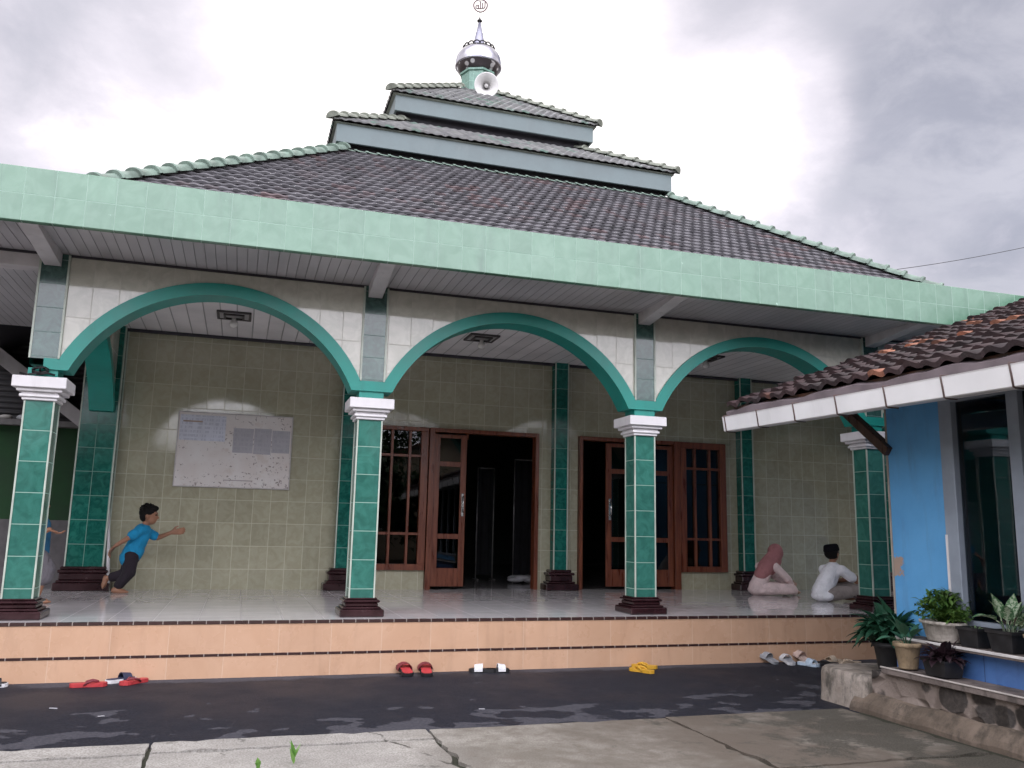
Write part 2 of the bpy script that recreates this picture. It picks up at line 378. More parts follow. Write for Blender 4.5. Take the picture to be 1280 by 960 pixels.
# concrete slabs with worn, uneven edges; the joints between them are real gaps over dark earth
g = MB(); g.quad((-30,-14,GZ+.002),(30,-14,GZ+.002),(30,-3.12,GZ+.002),(-30,-3.12,GZ+.002)); struct('joint_soil', g, M['earth'])
def slab(mb, x0, x1, y0, y1, top, rnd):
    def edge(a, b, n):
        a = Vector(a); b = Vector(b); d = (b-a); nrm = Vector((d.y,-d.x)).normalized(); out = []
        for k in range(n):
            t = k/n; w = (rnd.random()-.5)*.022+(rnd.random() < .12)*-.03
            out.append(tuple(a+d*t+nrm*(w if k else 0)))
        return out
    nx = max(2,int((x1-x0)/.09)); ny = max(2,int((y1-y0)/.09))
    poly = edge((x0,y0),(x1,y0),nx)+edge((x1,y0),(x1,y1),ny)+edge((x1,y1),(x0,y1),nx)+edge((x0,y1),(x0,y0),ny)
    mb.sheet(poly, GZ-.05, top)
rnd = random.Random(3); g = MB()
xs = [-12.1,-10.2,-8.3,-6.35,-4.4,-2.42,-.46,1.46,3.44,5.20]
for i in range(len(xs)-1):
    x0, x1 = xs[i]+.014, xs[i+1]-.014
    top = GZ+.022+rnd.random()*.008
    if x1 < 1.6:
        slab(g, x0, x1, -3.34, -3.055+rnd.uniform(-.01,.01), top, rnd); slab(g, x0, x1, -5.35, -3.37, top-.004, rnd)
    elif x1 < 3.5:
        slab(g, x0, x1, -5.35, -3.07, top, rnd)
    else:
        slab(g, x0, x1, -4.60, -3.03, top, rnd); slab(g, x0, x1, -5.35, -4.635, top, rnd)
    slab(g, x0, x1, -7.3, -5.38, GZ+.024+rnd.random()*.006, rnd); slab(g, x0, x1, -9.3, -7.33, GZ+.026, rnd); slab(g, x0, x1, -11.3, -9.33, GZ+.022, rnd)
struct('concrete_pavement', g, M['concrete'])

# ------------------------------------------------------------------ mosque
mosque = thing('mosque', 'green and cream tiled mosque with arched porch, three tiered roof and silver dome', 'mosque', (4.9,4.2,GZ))
def part(name, mb, mat, parent=None, **k): return obj(name, mb, mat, parent or mosque, **k)

CX = [-2.02, 1.344, 4.776, 8.25, 11.72]; W = .135
g = MB(); g.box(-6.2,16,-.33,4.3,GZ-.2,-.014); part('step', g, M['peach'])
g = MB(); g.box(-6.19,15.99,-.326,4.36,-.013,0); part('terrace_floor', g, M['floor'])
g = MB(); g.box(-6.21,16.01,-.338,-.30,-.029,.002,.002); g.box(-6.21,16.01,-.335,-.32,-.343,-.317,.002); part('tile_border', g, M['strip'])

def column(x):
    g = MB(); g.box(x-W,x+W,.0,2*W,.17,2.20); c = part('column', g, M['green'])
    t = MB()
    for sx in (-1,1):
        for yy in (0,2*W): t.box(x+sx*W-.008, x+sx*W+.008, yy-.008, yy+.008, .18, 2.18)
    part('corner_trim', t, M['trim'], c)
    p = MB()
    for (e, z0, z1) in ((.105,0,.08),(.075,.08,.105),(.045,.105,.15),(.065,.15,.178),(.035,.178,.20)):
        p.box(x-W-e,x+W+e,-e,2*W+e,z0,z1,.012)
    part('plinth', p, M['maroon'], c)
    k = MB()
    for (e, z0, z1) in ((.028,2.165,2.195),(.05,2.195,2.225),(.035,2.225,2.25),(.075,2.25,2.285),(.115,2.285,2.40)):
        k.box(x-W-e,x+W+e,-e,2*W+e,z0,z1,.006)
    part('capital', k, M['white'], c)
    b = MB(); b.box(x-W-.004,x+W+.004,-.004,2*W+.004,2.40,2.50); part('impost_block', b, M['teal'], c)
    s = MB(); s.box(x-W,x+W,-.022,.0,2.60,3.722); st = part('column_strip', s, M['stripe'], c)
    t = MB()
    for sx in (-1,1): t.box(x+sx*W-.010, x+sx*W+.010, -.030, -.0, 2.60, 3.715)
    part('corner_trim', t, M['trim'], c)
for x in CX: column(x)

def arc_pts(x0, x1, zs, zt, n=40, ex=0.0):
    """segmental arch curve: springs (x0,zs),(x1,zs), crown zt, offset outward by ex"""
    h = (x1-x0)/2; r = zt-zs; Rad = (h*h+r*r)/(2*r); cz = zt-Rad; cx = (x0+x1)/2; a = math.asin(h/Rad)
    return [(cx+(Rad+ex)*math.sin(-a+2*a*k/n), cz+(Rad+ex)*math.cos(-a+2*a*k/n)) for k in range(n+1)]

def arch(xa, xb, ya, yb_, axis='x', ztop=3.86, parent=None, sp=2.49, crown=3.44):
    """one arch bay between two column centres: painted band with soffit, tiled spandrel above. axis y: swapped for the side arch"""
    Pm = (lambda a,b,z: (a,b,z)) if axis == 'x' else (lambda a,b,z: (b,a,z))
    i0, i1 = xa+.232, xb-.232
    inner = arc_pts(i0, i1, sp, crown); outer = arc_pts(i0, i1, sp, crown, ex=.135)
    f0, f1 = ya-.03, yb_+.03
    b = MB()
    for k in range(len(inner)-1):
        (ax,az),(bx,bz) = inner[k], inner[k+1]; (ox,oz),(px,pz) = outer[k], outer[k+1]
        b.quad(Pm(ax,f0,az),Pm(bx,f0,bz),Pm(px,f0,pz),Pm(ox,f0,oz)); b.quad(Pm(ox,f1,oz),Pm(px,f1,pz),Pm(bx,f1,bz),Pm(ax,f1,az))
        b.quad(Pm(ax,f1,az),Pm(bx,f1,bz),Pm(bx,f0,bz),Pm(ax,f0,az),smooth=True); b.quad(Pm(ox,f0,oz),Pm(px,f0,pz),Pm(px,f1,pz),Pm(ox,f1,oz),smooth=True)
    # springing feet to the column centres
    for (xi, xc_, o0, o1) in ((i0, xa, outer[0], outer[1]),(i1, xb, outer[-1], outer[-2])):
        q = (sp+.115-o0[1])/(o1[1]-o0[1]); pt = (o0[0]+(o1[0]-o0[0])*q, sp+.115)
        pl = [(xc_,sp),(xi,sp),o0,pt,(xc_,sp+.115)]
        b.quad(*[Pm(x,f0,z) for x,z in pl]); b.quad(*[Pm(x,f1,z) for x,z in pl[::-1]])
        b.quad(Pm(xc_,f0,sp),Pm(xi,f0,sp),Pm(xi,f1,sp),Pm(xc_,f1,sp)); b.quad(Pm(pt[0],f0,pt[1]),Pm(xc_,f0,pt[1]),Pm(xc_,f1,pt[1]),Pm(pt[0],f1,pt[1]))
    a_ = part('arch', b, M['teal'])
    s = MB(); m_ = [((o[0]+i[0])/2, (o[1]+i[1])/2) for o,i in zip(outer,inner)]
    m_[0] = (xa, m_[0][1]); m_[-1] = (xb, m_[-1][1])
    for k in range(len(m_)-1):
        (ax,az),(bx,bz) = m_[k], m_[k+1]
        if abs(bx-ax) < 1e-6: continue
        s.quad(Pm(ax,ya,az),Pm(bx,ya,bz),Pm(bx,ya,ztop),Pm(ax,ya,ztop)); s.quad(Pm(ax,yb_,ztop),Pm(bx,yb_,ztop),Pm(bx,yb_,bz),Pm(ax,yb_,az))
    part('spandrel', s, M['spandrel'], a_)
for a,b in zip(CX[:-1],CX[1:]): arch(a,b,0,2*W)
# side arches that close the porch on its left and right ends
arch(.135+.0, 4.12, CX[0]-W, CX[0]+W, 'y', 3.86, sp=2.56, crown=3.44)
arch(.135+.0, 4.12, CX[4]-W, CX[4]+W, 'y', 3.86, sp=2.56, crown=3.44)

# eaves: soffit, cross beams, fascia with its tiles, canopy slab
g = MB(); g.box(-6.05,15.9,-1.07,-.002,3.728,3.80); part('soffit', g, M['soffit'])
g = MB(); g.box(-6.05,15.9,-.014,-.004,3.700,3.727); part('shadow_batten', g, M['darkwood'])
for x in CX:
    g = MB(); a, b = x-.095, x+.065; g.quad((a-.03,-1.069,3.683),(b-.03,-1.069,3.683),(b,-.035,3.585),(a,-.035,3.585)); g.quad((a-.03,-1.069,3.726),(a-.03,-1.069,3.683),(a,-.035,3.585),(a,-.035,3.726)); g.quad((b-.03,-1.069,3.683),(b-.03,-1.069,3.726),(b,-.035,3.726),(b,-.035,3.585)); g.quad((a,-.035,3.585),(b,-.035,3.585),(b,-.035,3.726),(a,-.035,3.726)); part('beam', g, M['beam'])
g = MB(); g.box(-6.1,16.0,-1.146,-1.07,3.680,4.205,.006); part('fascia', g, M['mint'])
g = MB(); g.box(-6.1,-6.03,-1.068,13,3.68,4.205,.006); part('fascia', g, M['mint'])
g = MB(); g.box(15.93,16.0,-1.068,13,3.68,4.205,.006); part('fascia', g, M['mint'])
g = MB(); g.box(-6.02,15.92,-1.06,.55,3.81,3.86); part('gutter_slab', g, M['beam'])
g = MB(); g.box(-1.88,12.0,.275,4.21,3.862,3.90); part('porch_ceiling', g, M['ceiling'])
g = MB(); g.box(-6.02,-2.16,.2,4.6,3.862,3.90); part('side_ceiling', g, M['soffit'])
g = MB(); g.box(-6.02,-2.16,.0,.18,3.56,3.724,.006); part('side_beam', g, M['beam'])
g = MB(); g.box(-1.9,12.0,4.10,4.17,3.82,3.861,.004); part('ceiling_cornice', g, M['darkwood'])

# hall walls: one sheet with real openings
def wall_grid(mb, us, zs, hole, y0, y1, P):
    nu, nz = len(us)-1, len(zs)-1
    solid = lambda i,j: 0 <= i < nu and 0 <= j < nz and not hole((us[i]+us[i+1])/2, (zs[j]+zs[j+1])/2)
    for i in range(nu):
        for j in range(nz):
            if not solid(i,j): continue
            a,b,c,d = us[i],us[i+1],zs[j],zs[j+1]
            mb.quad(P(a,y0,c),P(b,y0,c),P(b,y0,d),P(a,y0,d)); mb.quad(P(a,y1,d),P(b,y1,d),P(b,y1,c),P(a,y1,c))
            if not solid(i-1,j): mb.quad(P(a,y0,c),P(a,y0,d),P(a,y1,d),P(a,y1,c))
            if not solid(i+1,j): mb.quad(P(b,y0,d),P(b,y0,c),P(b,y1,c),P(b,y1,d))
            if not solid(i,j-1): mb.quad(P(a,y0,c),P(a,y1,c),P(b,y1,c),P(b,y0,c))
            if not solid(i,j+1): mb.quad(P(a,y1,d),P(a,y0,d),P(b,y0,d),P(b,y1,d))
D1 = (1.98,2.91,4.83); D2 = (5.57,7.52,8.47); ZD = 2.62; ZW = .30
def hole(x, z):
    for (a,b,w0,w1) in ((2.91,4.83,1.98,2.91),(5.57,7.52,7.52,8.47)):
        if a < x < b and z < ZD: return True
        if w0 < x < w1 and ZW < z < ZD: return True
    return False
g = MB(); wall_grid(g, [-2.1,1.98,2.91,4.83,5.57,7.52,8.47,12.1], [-.01,ZW,ZD,4.3], hole, 4.22, 4.36, lambda x,y,z:(x,y,z)); part('hall_front_wall', g, M['backwall'])
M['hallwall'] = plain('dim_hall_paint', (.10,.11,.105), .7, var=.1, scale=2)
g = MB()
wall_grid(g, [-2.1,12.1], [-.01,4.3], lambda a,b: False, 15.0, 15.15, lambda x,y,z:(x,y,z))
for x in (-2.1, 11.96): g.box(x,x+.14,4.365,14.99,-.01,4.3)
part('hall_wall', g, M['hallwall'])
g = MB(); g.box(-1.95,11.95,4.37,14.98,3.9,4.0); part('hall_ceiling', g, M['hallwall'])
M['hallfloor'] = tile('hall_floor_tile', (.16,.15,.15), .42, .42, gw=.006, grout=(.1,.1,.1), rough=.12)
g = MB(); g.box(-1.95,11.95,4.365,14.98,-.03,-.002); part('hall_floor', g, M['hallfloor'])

def pilaster(x, w, y0, zp=.33, e=.17):
    g = MB(); g.box(x-w/2,x+w/2,y0,4.218,.3,3.861); p = part('pilaster', g, M['greenpil'] if w > .4 else M['green2'])
    t = MB()
    for sx in (-1,1): t.box(x+sx*w/2-.009, x+sx*w/2+.009, y0-.009, y0+.009, .33, 3.86)
    part('corner_trim', t, M['trim'], p)
    k = MB()
    for (q, z0, z1) in ((1.0,0,.11),(.72,.11,.145),(.48,.145,.245),(.66,.245,.29),(.4,.29,.335)):
        ee = e*q; k.box(x-w/2-ee,x+w/2+ee,y0-ee*.8,4.216,z0,z1,.012)
    part('plinth', k, M['maroon'], p)
M['green2'] = tile('slim_pilaster_tile', (.008,.085,.068), None, .345, v0=.30, gw=.007, grout=(.25,.42,.36), c2=(.02,.155,.12), msc=9, rough=.12, var=.14, gro=.7, tilt=.006, spec=.3)
for x in (1.58,5.19,8.84): pilaster(x, .235, 4.03)
pilaster(-2.05, .50, 3.98, .33, .12); pilaster(12.0, .50, 3.98, .33, .12)
g = MB(); g.box(-1.80,-1.785,4.20,4.219,.0,3.86); part('corner_batten', g, M['trim'])

# doors and windows of the hall
def bars(mb, x0, x1, z0, z1, y0, y1, w, xs=(), zs=(), mw=.035, wb=None):
    wb = wb or w
    mb.box(x0,x0+w,y0,y1,z0,z1,.004); mb.box(x1-w,x1,y0,y1,z0,z1,.004); mb.box(x0+w,x1-w,y0,y1,z1-w,z1,.004); mb.box(x0+w,x1-w,y0,y1,z0,z0+wb,.004)
    cuts = [x0+w]+sorted(xs)+[x1-w]
    for x in xs: mb.box(x-mw/2,x+mw/2,y0+.008,y1-.008,z0+wb,z1-w,.003)
    for z in zs:
        for a,b in zip(cuts[:-1],cuts[1:]):
            aa = a+(mw/2 if a != cuts[0] else 0); bb = b-(mw/2 if b != cuts[-1] else 0)
            mb.box(aa,bb,y0+.008,y1-.008,z-mw/2,z+mw/2,.003)
def pane(x0, x1, z0, z1, y, parent, mat=None):
    g = MB(); g.box(x0,x1,y-.003,y+.003,z0,z1); part('glass_pane', g, mat or M['glass'], parent)
def handle(x, z, parent):
    g = MB(); g.box(x-.02,x+.02,4.148,4.160,z-.17,z+.20,.004); g.tube([(x,4.15,z+.16),(x,4.10,z+.13),(x-.01,4.085,z+.02),(x,4.10,z-.07),(x,4.15,z-.1)],.013,8); part('door_handle', g, M['steel'], parent)
def leaf(x0, x1, parent, hx=None, y=4.20, zs=(.85,2.03)):
    g = MB(); y0,y1 = y-.022,y+.022
    g.box(x0,x0+.10,y0,y1,.05,2.52,.004); g.box(x1-.10,x1,y0,y1,.05,2.52,.004)
    for a,b in ((.05,.34),(zs[0]-.04,zs[0]+.04),(zs[1]-.04,zs[1]+.04),(2.46,2.52)): g.box(x0+.1,x1-.1,y0+.004,y1-.004,a,b,.003)
    part('door_leaf', g, M['wood'], parent)
    pane(x0+.09,x1-.09,.33,2.47,y,parent)
    if hx: handle(hx, 1.35, parent)
# left set: window, closed leaf, open doorway
g = MB(); g.box(1.99,2.90,4.15,4.30,ZW+.003,ZW+.10,.004); g.box(1.99,2.07,4.15,4.30,ZW+.10,2.55,.004); g.box(2.78,2.90,4.15,4.30,ZW+.10,2.55,.004); g.box(1.99,2.90,4.15,4.30,2.55,2.615,.004)
for x in (2.305,2.60): g.box(x-.02,x+.02,4.17,4.28,ZW+.10,2.55,.003)
for z in (.88,2.14):
    for a,b in ((2.07,2.285),(2.325,2.58),(2.62,2.78)): g.box(a,b,4.172,4.278,z-.02,z+.02,.003)
w1 = part('window_frame', g, M['wood']); pane(2.05,2.80,ZW+.09,2.56,4.225,w1)
g = MB(); g.box(2.915,3.0,4.13,4.31,.0,2.615,.004); g.box(4.76,4.826,4.13,4.31,.0,2.615,.004); g.box(3.0,4.76,4.13,4.31,2.55,2.615,.004); g.box(3.555,3.60,4.235,4.30,2.46,2.55,.003)
d1 = part('door_frame', g, M['wood']); leaf(3.005,3.56,d1,3.505)
# right set: narrow open gap, two leaves, window
g = MB(); g.box(5.575,5.635,4.13,4.31,.0,2.615,.004); g.box(7.40,7.515,4.13,4.31,.0,2.615,.004); g.box(5.635,7.40,4.13,4.31,2.55,2.615,.004)
d2 = part('door_frame', g, M['wood']); leaf(6.09,6.72,d2,6.15); leaf(6.73,7.39,d2)
g = MB(); g.box(7.53,8.465,4.15,4.30,ZW+.003,ZW+.10,.004); g.box(7.53,7.65,4.15,4.30,ZW+.10,2.50,.004); g.box(8.34,8.465,4.15,4.30,ZW+.10,2.50,.004); g.box(7.53,8.465,4.15,4.30,2.50,2.615,.004)
for x in (7.84,8.14): g.box(x-.02,x+.02,4.17,4.28,ZW+.10,2.50,.003)
for z in (.88,2.40-.26):
    for a,b in ((7.65,7.82),(7.86,8.12),(8.16,8.34)): g.box(a,b,4.172,4.278,z-.02,z+.02,.003)
w2 = part('window_frame', g, M['wood']); pane(7.63,8.36,ZW+.09,2.52,4.225,w2)

# ------------------------------------------------------------------ tiled roofs
def roof_face(mb, O, U, Sd, N, L, span, tw, rh, A, lift, n=5, jit=.004, rnd=random, stag=False):
    """rows of corrugated tiles; span(s) gives (u0,u1) at slope distance s; every row overlaps the one below"""
    rows = int(math.ceil(L/rh))
    prof = lambda u: A*(.5+.5*math.sin(2*math.pi*u/tw))
    for i in range(rows):
        s0, s1 = i*rh, min((i+1)*rh+.03, L)
        a0, b0 = span(s0); a1, b1 = span(min(s1, L)); a, b = min(a0,a1), max(b0,b1)
        k0, k1 = int(math.floor(a/tw*n)), int(math.ceil(b/tw*n))
        sh = (i % 2)*tw/2 if stag else 0.0
        us = [max(a, min(b, k*tw/n)) for k in range(k0, k1+1)]
        base = len(mb.v); jt = {}
        for u in us:
            c = int(math.floor((u+sh)/tw+1e-6))
            if c not in jt: jt[c] = rnd.uniform(-jit, jit)
            h = prof(u+sh)
            lo = max(a0, min(b0, u)); hi = max(a1, min(b1, u))
            p0 = O+U*lo+Sd*(s0+jt[c]*1.5)+N*(h+lift+jt[c]); p1 = O+U*hi+Sd*s1+N*(h*.9)
            pl = p0-N*(lift*.9+.004)
            mb.v += [tuple(p0), tuple(p1), tuple(pl)]
        for k in range(len(us)-1):
            if us[k+1]-us[k] < 1e-6: continue
            q = base+3*k; uvx = ((us[k]+us[k+1])/2+sh)/tw
            mb.f.append((q, q+3, q+4, q+1)); mb.uv[len(mb.f)-1] = [(uvx,i+.5)]*4; mb.sm.add(len(mb.f)-1)
            mb.f.append((q+2, q+5, q+3, q)); mb.uv[len(mb.f)-1] = [(uvx,i+.5)]*4
def ridge_caps(mb, p0, p1, r=.12, step=.36, up=Vector((0,0,1)), n=8, flare=1.22):
    p0 = Vector(p0); p1 = Vector(p1); d = (p1-p0); L = d.length; d.normalize(); s = d.cross(up).normalized(); nrm = s.cross(d)
    k = 0; t = 0
    while t < L-.02:
        e = min(t+step*1.12, L); base = len(mb.v)
        for (q, rad, lf) in ((t, r*flare, .02),(t+.05, r*flare, .02),(t+.07, r*1.05, .012),(e, r*.95, 0)):
            for j in range(n+1):
                a = math.pi*j/n; mb.v.append(tuple(p0+d*q+s*rad*1.35*math.cos(a)+nrm*(rad*math.sin(a)+lf-.01)))
        for m_ in range(3):
            for j in range(n):
                mb.f.append((base+m_*(n+1)+j, base+m_*(n+1)+j+1, base+(m_+1)*(n+1)+j+1, base+(m_+1)*(n+1)+j)); mb.sm.add(len(mb.f)-1)
        mb.f.append(tuple(base+j for j in range(n,-1,-1)))
        t += step
def tier(name, xc, yc, he, ze, t, hi, mat, ridge, tw, rh, A, lift, rr_, step, parent=None):
    """pyramid frustum roof: half width he at the eave (height ze), slope t, up to half width hi"""
    g = MB(); cs = 1/math.sqrt(1+t*t); L = (he-hi)/cs
    rn = random.Random(11)
    for k in range(4):
        Rm = Matrix.Rotation(k*math.pi/2, 3, 'Z')
        O = Vector((xc,yc,ze))+Rm @ Vector((0,-he,0)); U = Rm @ Vector((1,0,0)); Sd = Rm @ Vector((0,cs,t*cs)); N = Rm @ Vector((0,-t*cs,cs))
        roof_face(g, O, U, Sd, N, L, lambda s: (-(he-s*cs), he-s*cs), tw, rh, A, lift, n=6, rnd=rn, stag=True)
    o = part(name, g, mat)
    for sx,sy in ((-1,-1),(1,-1),(-1,1),(1,1)):
        r_ = MB(); ridge_caps(r_, (xc+sx*(he+.03), yc+sy*(he+.03), ze+.03-.03*t), (xc+sx*hi, yc+sy*hi, ze+t*(he-hi)+.03), rr_, step)
        part('hip_ridge', r_, ridge, o)
    return o
XC, YC, T = 4.94, 9.83, .735
ye_ = .32; ze_ = 3.79
main = tier('main_roof', XC+.03, YC, YC-ye_, ze_, T, 3.55, M['roof'], M['ridge'], .20, .215, .019, .042, .12, .34)
g = MB(); zj = ze_+T*(YC-ye_-3.55)
for k in range(4):
    Rm = Matrix.Rotation(k*math.pi/2, 3, 'Z')
    a = Vector((XC+.03,YC,zj+.02))+Rm @ Vector((-3.55,-3.57,0)); b = Vector((XC+.03,YC,zj+.02))+Rm @ Vector((3.55,-3.57,0)); ridge_caps(g, a, b, .036, .22)
part('wall_flashing', g, M['ridge'], main)
# a watertight deck below the tiles
g = MB(); he = YC-ye_-.12
for k in range(4):
    Rm = Matrix.Rotation(k*math.pi/2, 3, 'Z'); c = Vector((XC+.03,YC,0))
    P = lambda x,y,z: tuple(c+Rm @ Vector((x,y,0))+Vector((0,0,z)))
    g.quad(P(-he,-he,ze_-.04),P(he,-he,ze_-.04),P(3.3,-3.3,ze_-.04+T*(he-3.3)),P(-3.3,-3.3,ze_-.04+T*(he-3.3)))
part('roof_deck', g, M['darkwood'], main)
XT = 4.90
def tier_set(name, he_board, z0, z1, he_tile, ze, t, hi, wall_half, wz0, rw):
    o = tier(name, XT, YC, he_tile, ze, t, hi, M['roofgreen'], M['ridgegrey'], .18, .20, .020, .032, rw, .34)
    g = MB(); b = he_board; th = .05
    for (x0,x1,y0,y1) in ((-b,b,-b,-b+th),(-b,b,b-th,b),(-b,-b+th,-b+th,b-th),(b-th,b,-b+th,b-th)):
        g.box(XT+x0,XT+x1,YC+y0,YC+y1,z0,z1,.006)
    part('fascia_board', g, M['tierboard'], o)
    g = MB(); g.box(XT-b+.06,XT+b-.06,YC-b+.06,YC+b-.06,z0+.06,z0+.09); part('eave_soffit', g, M['darkwood'], o)
    g = MB(); g.box(XT-wall_half,XT+wall_half,YC-wall_half,YC+wall_half,wz0,z0+.055); part('tier_wall', g, M['darkwood'], o)
    g = MB(); q = he_tile-.02; c = Vector((XT,YC,0))
    for k in range(4):
        Rm = Matrix.Rotation(k*math.pi/2, 3, 'Z'); P = lambda x,y,z: tuple(c+Rm @ Vector((x,y,0))+Vector((0,0,z)))
        g.quad(P(-q,-q,ze-.035),P(q,-q,ze-.035),P(hi,-hi,ze-.035+t*(q-hi)),P(-hi,-hi,ze-.035+t*(q-hi)))
        g.quad(P(-q,-q,ze-.035),P(-b+.04,-b+.04,z1-.03),P(b-.04,-b+.04,z1-.03),P(q,-q,ze-.035))
    part('roof_deck', g, M['ridgegrey'], o)
    return o
tier_set('middle_roof', 3.62, 8.34, 8.73, 3.69, 8.755, .60, 2.0, 3.42, 7.6, .095)
tier_set('top_roof', 2.31, 9.86, 10.23, 2.39, 10.26, .72, .40, 2.06, 9.2, .095)

M['spire'] = plain('grey_lilac_spire_metal', (.26,.26,.33), .3, .5, var=.12)
# dome
DX, DZ = 5.01, 12.70
g = MB(); g.lathe([(.43,11.3),(.43,12.28),(.47,12.29),(.47,12.34),(.40,12.36)],(DX,YC,0),8,smooth=False); drum = part('dome_drum', g, M['drum'])
g = MB(); pr = [(.36,12.34),(.44,12.37),(.52,12.46),(.56,12.56)]; g.lathe(pr,(DX,YC,0),32,closed=False); dome0 = part('dome_lower_band', g, M['domepat'])
g = MB(); pr = [(.56,12.56),(.575,12.60),(.58,12.70),(.565,12.80),(.52,12.90),(.44,12.99),(.33,13.06),(.2,13.10),(.12,13.12)]; g.lathe(pr,(DX,YC,0),36,closed=False); g.lathe([(.565,12.545),(.595,12.56),(.595,12.58),(.565,12.59)],(DX,YC,0),36,closed=False)
dome = part('dome', g, M['dome'])
g = MB(); g.lathe([(.165,13.06),(.15,13.2),(.095,13.5),(.10,13.515),(.085,13.54),(.03,13.84)],(DX,YC,0),16); part('spire', g, M['spire'], dome)
g = MB()
for k in range(16):
    a = 2*math.pi*k/16; c = Vector((DX+.40*math.cos(a), YC+.40*math.sin(a), 13.03)); t = Vector((-math.sin(a),math.cos(a),0))
    g.tube([c-t*.075, c-t*.06+Vector((0,0,.05)), c+Vector((0,0,.075)), c+t*.06+Vector((0,0,.05)), c+t*.075], .018, 6)
g.lathe([(.42,13.005),(.425,13.02),(.40,13.03)],(DX,YC,0),24,closed=False)
part('crown_ring', g, M['black'], dome)
g = MB(); g.lathe([(.001,13.80),(.06,13.86),(.07,13.88),(.03,13.93),(.008,13.98),(.006,14.14),(.001,14.15)],(DX,YC,0),12)
fin = part('finial', g, M['black'], dome)
# calligraphic emblem in its ring
M['emblem'] = plain('dull_red_brass', (.10,.06,.065), .4, .3, var=.15)
g = MB(); ec = Vector((DX+.01,YC,14.31)); ax = rr.copy(); ax.z = 0; ax.normalize(); up = Vector((0,0,1))
E2 = lambda pts: [ec+ax*x+up*y for x,y in pts]
g.tube(E2([(.175*math.sin(a)*(1-.10*math.cos(a)), -.175*math.cos(a)) for a in [2*math.pi*k/28 for k in range(29)]]), .018, 6)
g.tube(E2([(.115,.11),(.115,-.02),(.10,-.06),(.055,-.075)]), .016, 6)                       # upright
g.tube(E2([(.055,.08),(.055,-.05),(.03,-.085),(-.005,-.085)]), .016, 6)
g.tube(E2([(.0,.13),(.0,-.06),(-.02,-.085),(-.06,-.08)]), .016, 6)
g.tube(E2([(-.05,.03),(-.05,-.05),(-.08,-.08),(-.115,-.06),(-.12,-.02),(-.095,.01),(-.07,-.01)]), .016, 6)
g.tube(E2([(-.02,.10),(-.035,.13),(-.05,.105)]), .008, 6)
part('emblem', g, M['emblem'], fin, local=False)

# ------------------------------------------------------------------ loudspeaker on the top roof
M['speaker'] = plain('off_white_horn_paint', (.62,.61,.60), .45, var=.06)
M['speakerin'] = plain('pale_grey_horn_inside', (.50,.49,.48), .5, var=.06)
ls = thing('horn_loudspeaker', 'off white horn loudspeaker mounted on the top roof in front of the silver dome', 'loudspeaker', (5.0,8.95,11.62))
dirv = (CAMP+Vector((1.0,0,3.5))-Vector((5.0,8.95,11.62))).normalized(); Mq = dirv.to_track_quat('Z','Y').to_matrix().to_4x4()
g = MB(); g.lathe([(.045,-.32),(.075,-.18),(.13,-.04),(.20,.05),(.285,.10),(.30,.105),(.30,.12),(.28,.118),(.19,.062),(.11,-.05),(.055,-.2),(.05,-.26)],(0,0,0),28,Mq,closed=False)
obj('horn', g, M['speaker'], ls, local=True)
g = MB(); g.lathe([(.02,-.28),(.03,-.1),(.05,-.03),(.05,.0),(.03,.03),(.001,.04)],(0,0,0),16,Mq); obj('horn_core', g, M['speakerin'], ls, local=True)
g = MB(); g.lathe([(.001,-.52),(.09,-.52),(.10,-.5),(.10,-.36),(.07,-.31),(.045,-.31)],(0,0,0),18,Mq); obj('driver', g, M['speakerin'], ls, local=True)
g = MB(); g.tube([(0,.22,-.10),(0,.25,-.28),(0,.42,-.34)],.02); obj('mount_bracket', g, M['black'], ls, local=True)

# ------------------------------------------------------------------ things on the porch
M['lampframe'] = plain('dark_lamp_frame', (.05,.045,.045), .5)
M['lampinner'] = plain('pale_lamp_plate', (.30,.29,.29), .5)
M['bulb'] = plain('milky_bulb_glass', (.7,.69,.66), .15, var=.03)
for x, lab in ((-.26,'square ceiling lamp under the porch ceiling behind the left arch, above the notice board'),(3.34,'square ceiling lamp under the porch ceiling behind the middle arch, above the open doorway'),(7.19,'square ceiling lamp mostly hidden behind the band of the right arch')):
    l = thing('ceiling_lamp', lab, 'lamp', (x,2.62,3.862), 0, 'square ceiling lamps along the porch')
    g = MB()
    for (a,b,c,d) in ((-.23,.23,-.23,-.195),(-.23,.23,.195,.23),(-.23,-.195,-.195,.195),(.195,.23,-.195,.195)): g.box(a,b,c,d,-.03,-.002,.004)
    for (a,b,c,d) in ((-.14,.14,-.14,-.11),(-.14,.14,.11,.14),(-.14,-.11,-.11,.11),(.11,.14,-.11,.11)): g.box(a,b,c,d,-.045,-.02,.004)
    obj('lamp_frame', g, M['lampframe'], l, local=True)
    g = MB(); g.box(-.194,.194,-.194,.194,-.02,-.003); obj('back_plate', g, M['lampinner'], l, local=True)
    g = MB(); g.lathe([(.001,-.19),(.045,-.18),(.062,-.14),(.055,-.105),(.03,-.08),(.03,-.05),(.001,-.05)],(0,0,0),16); obj('bulb', g, M['bulb'], l, local=True)

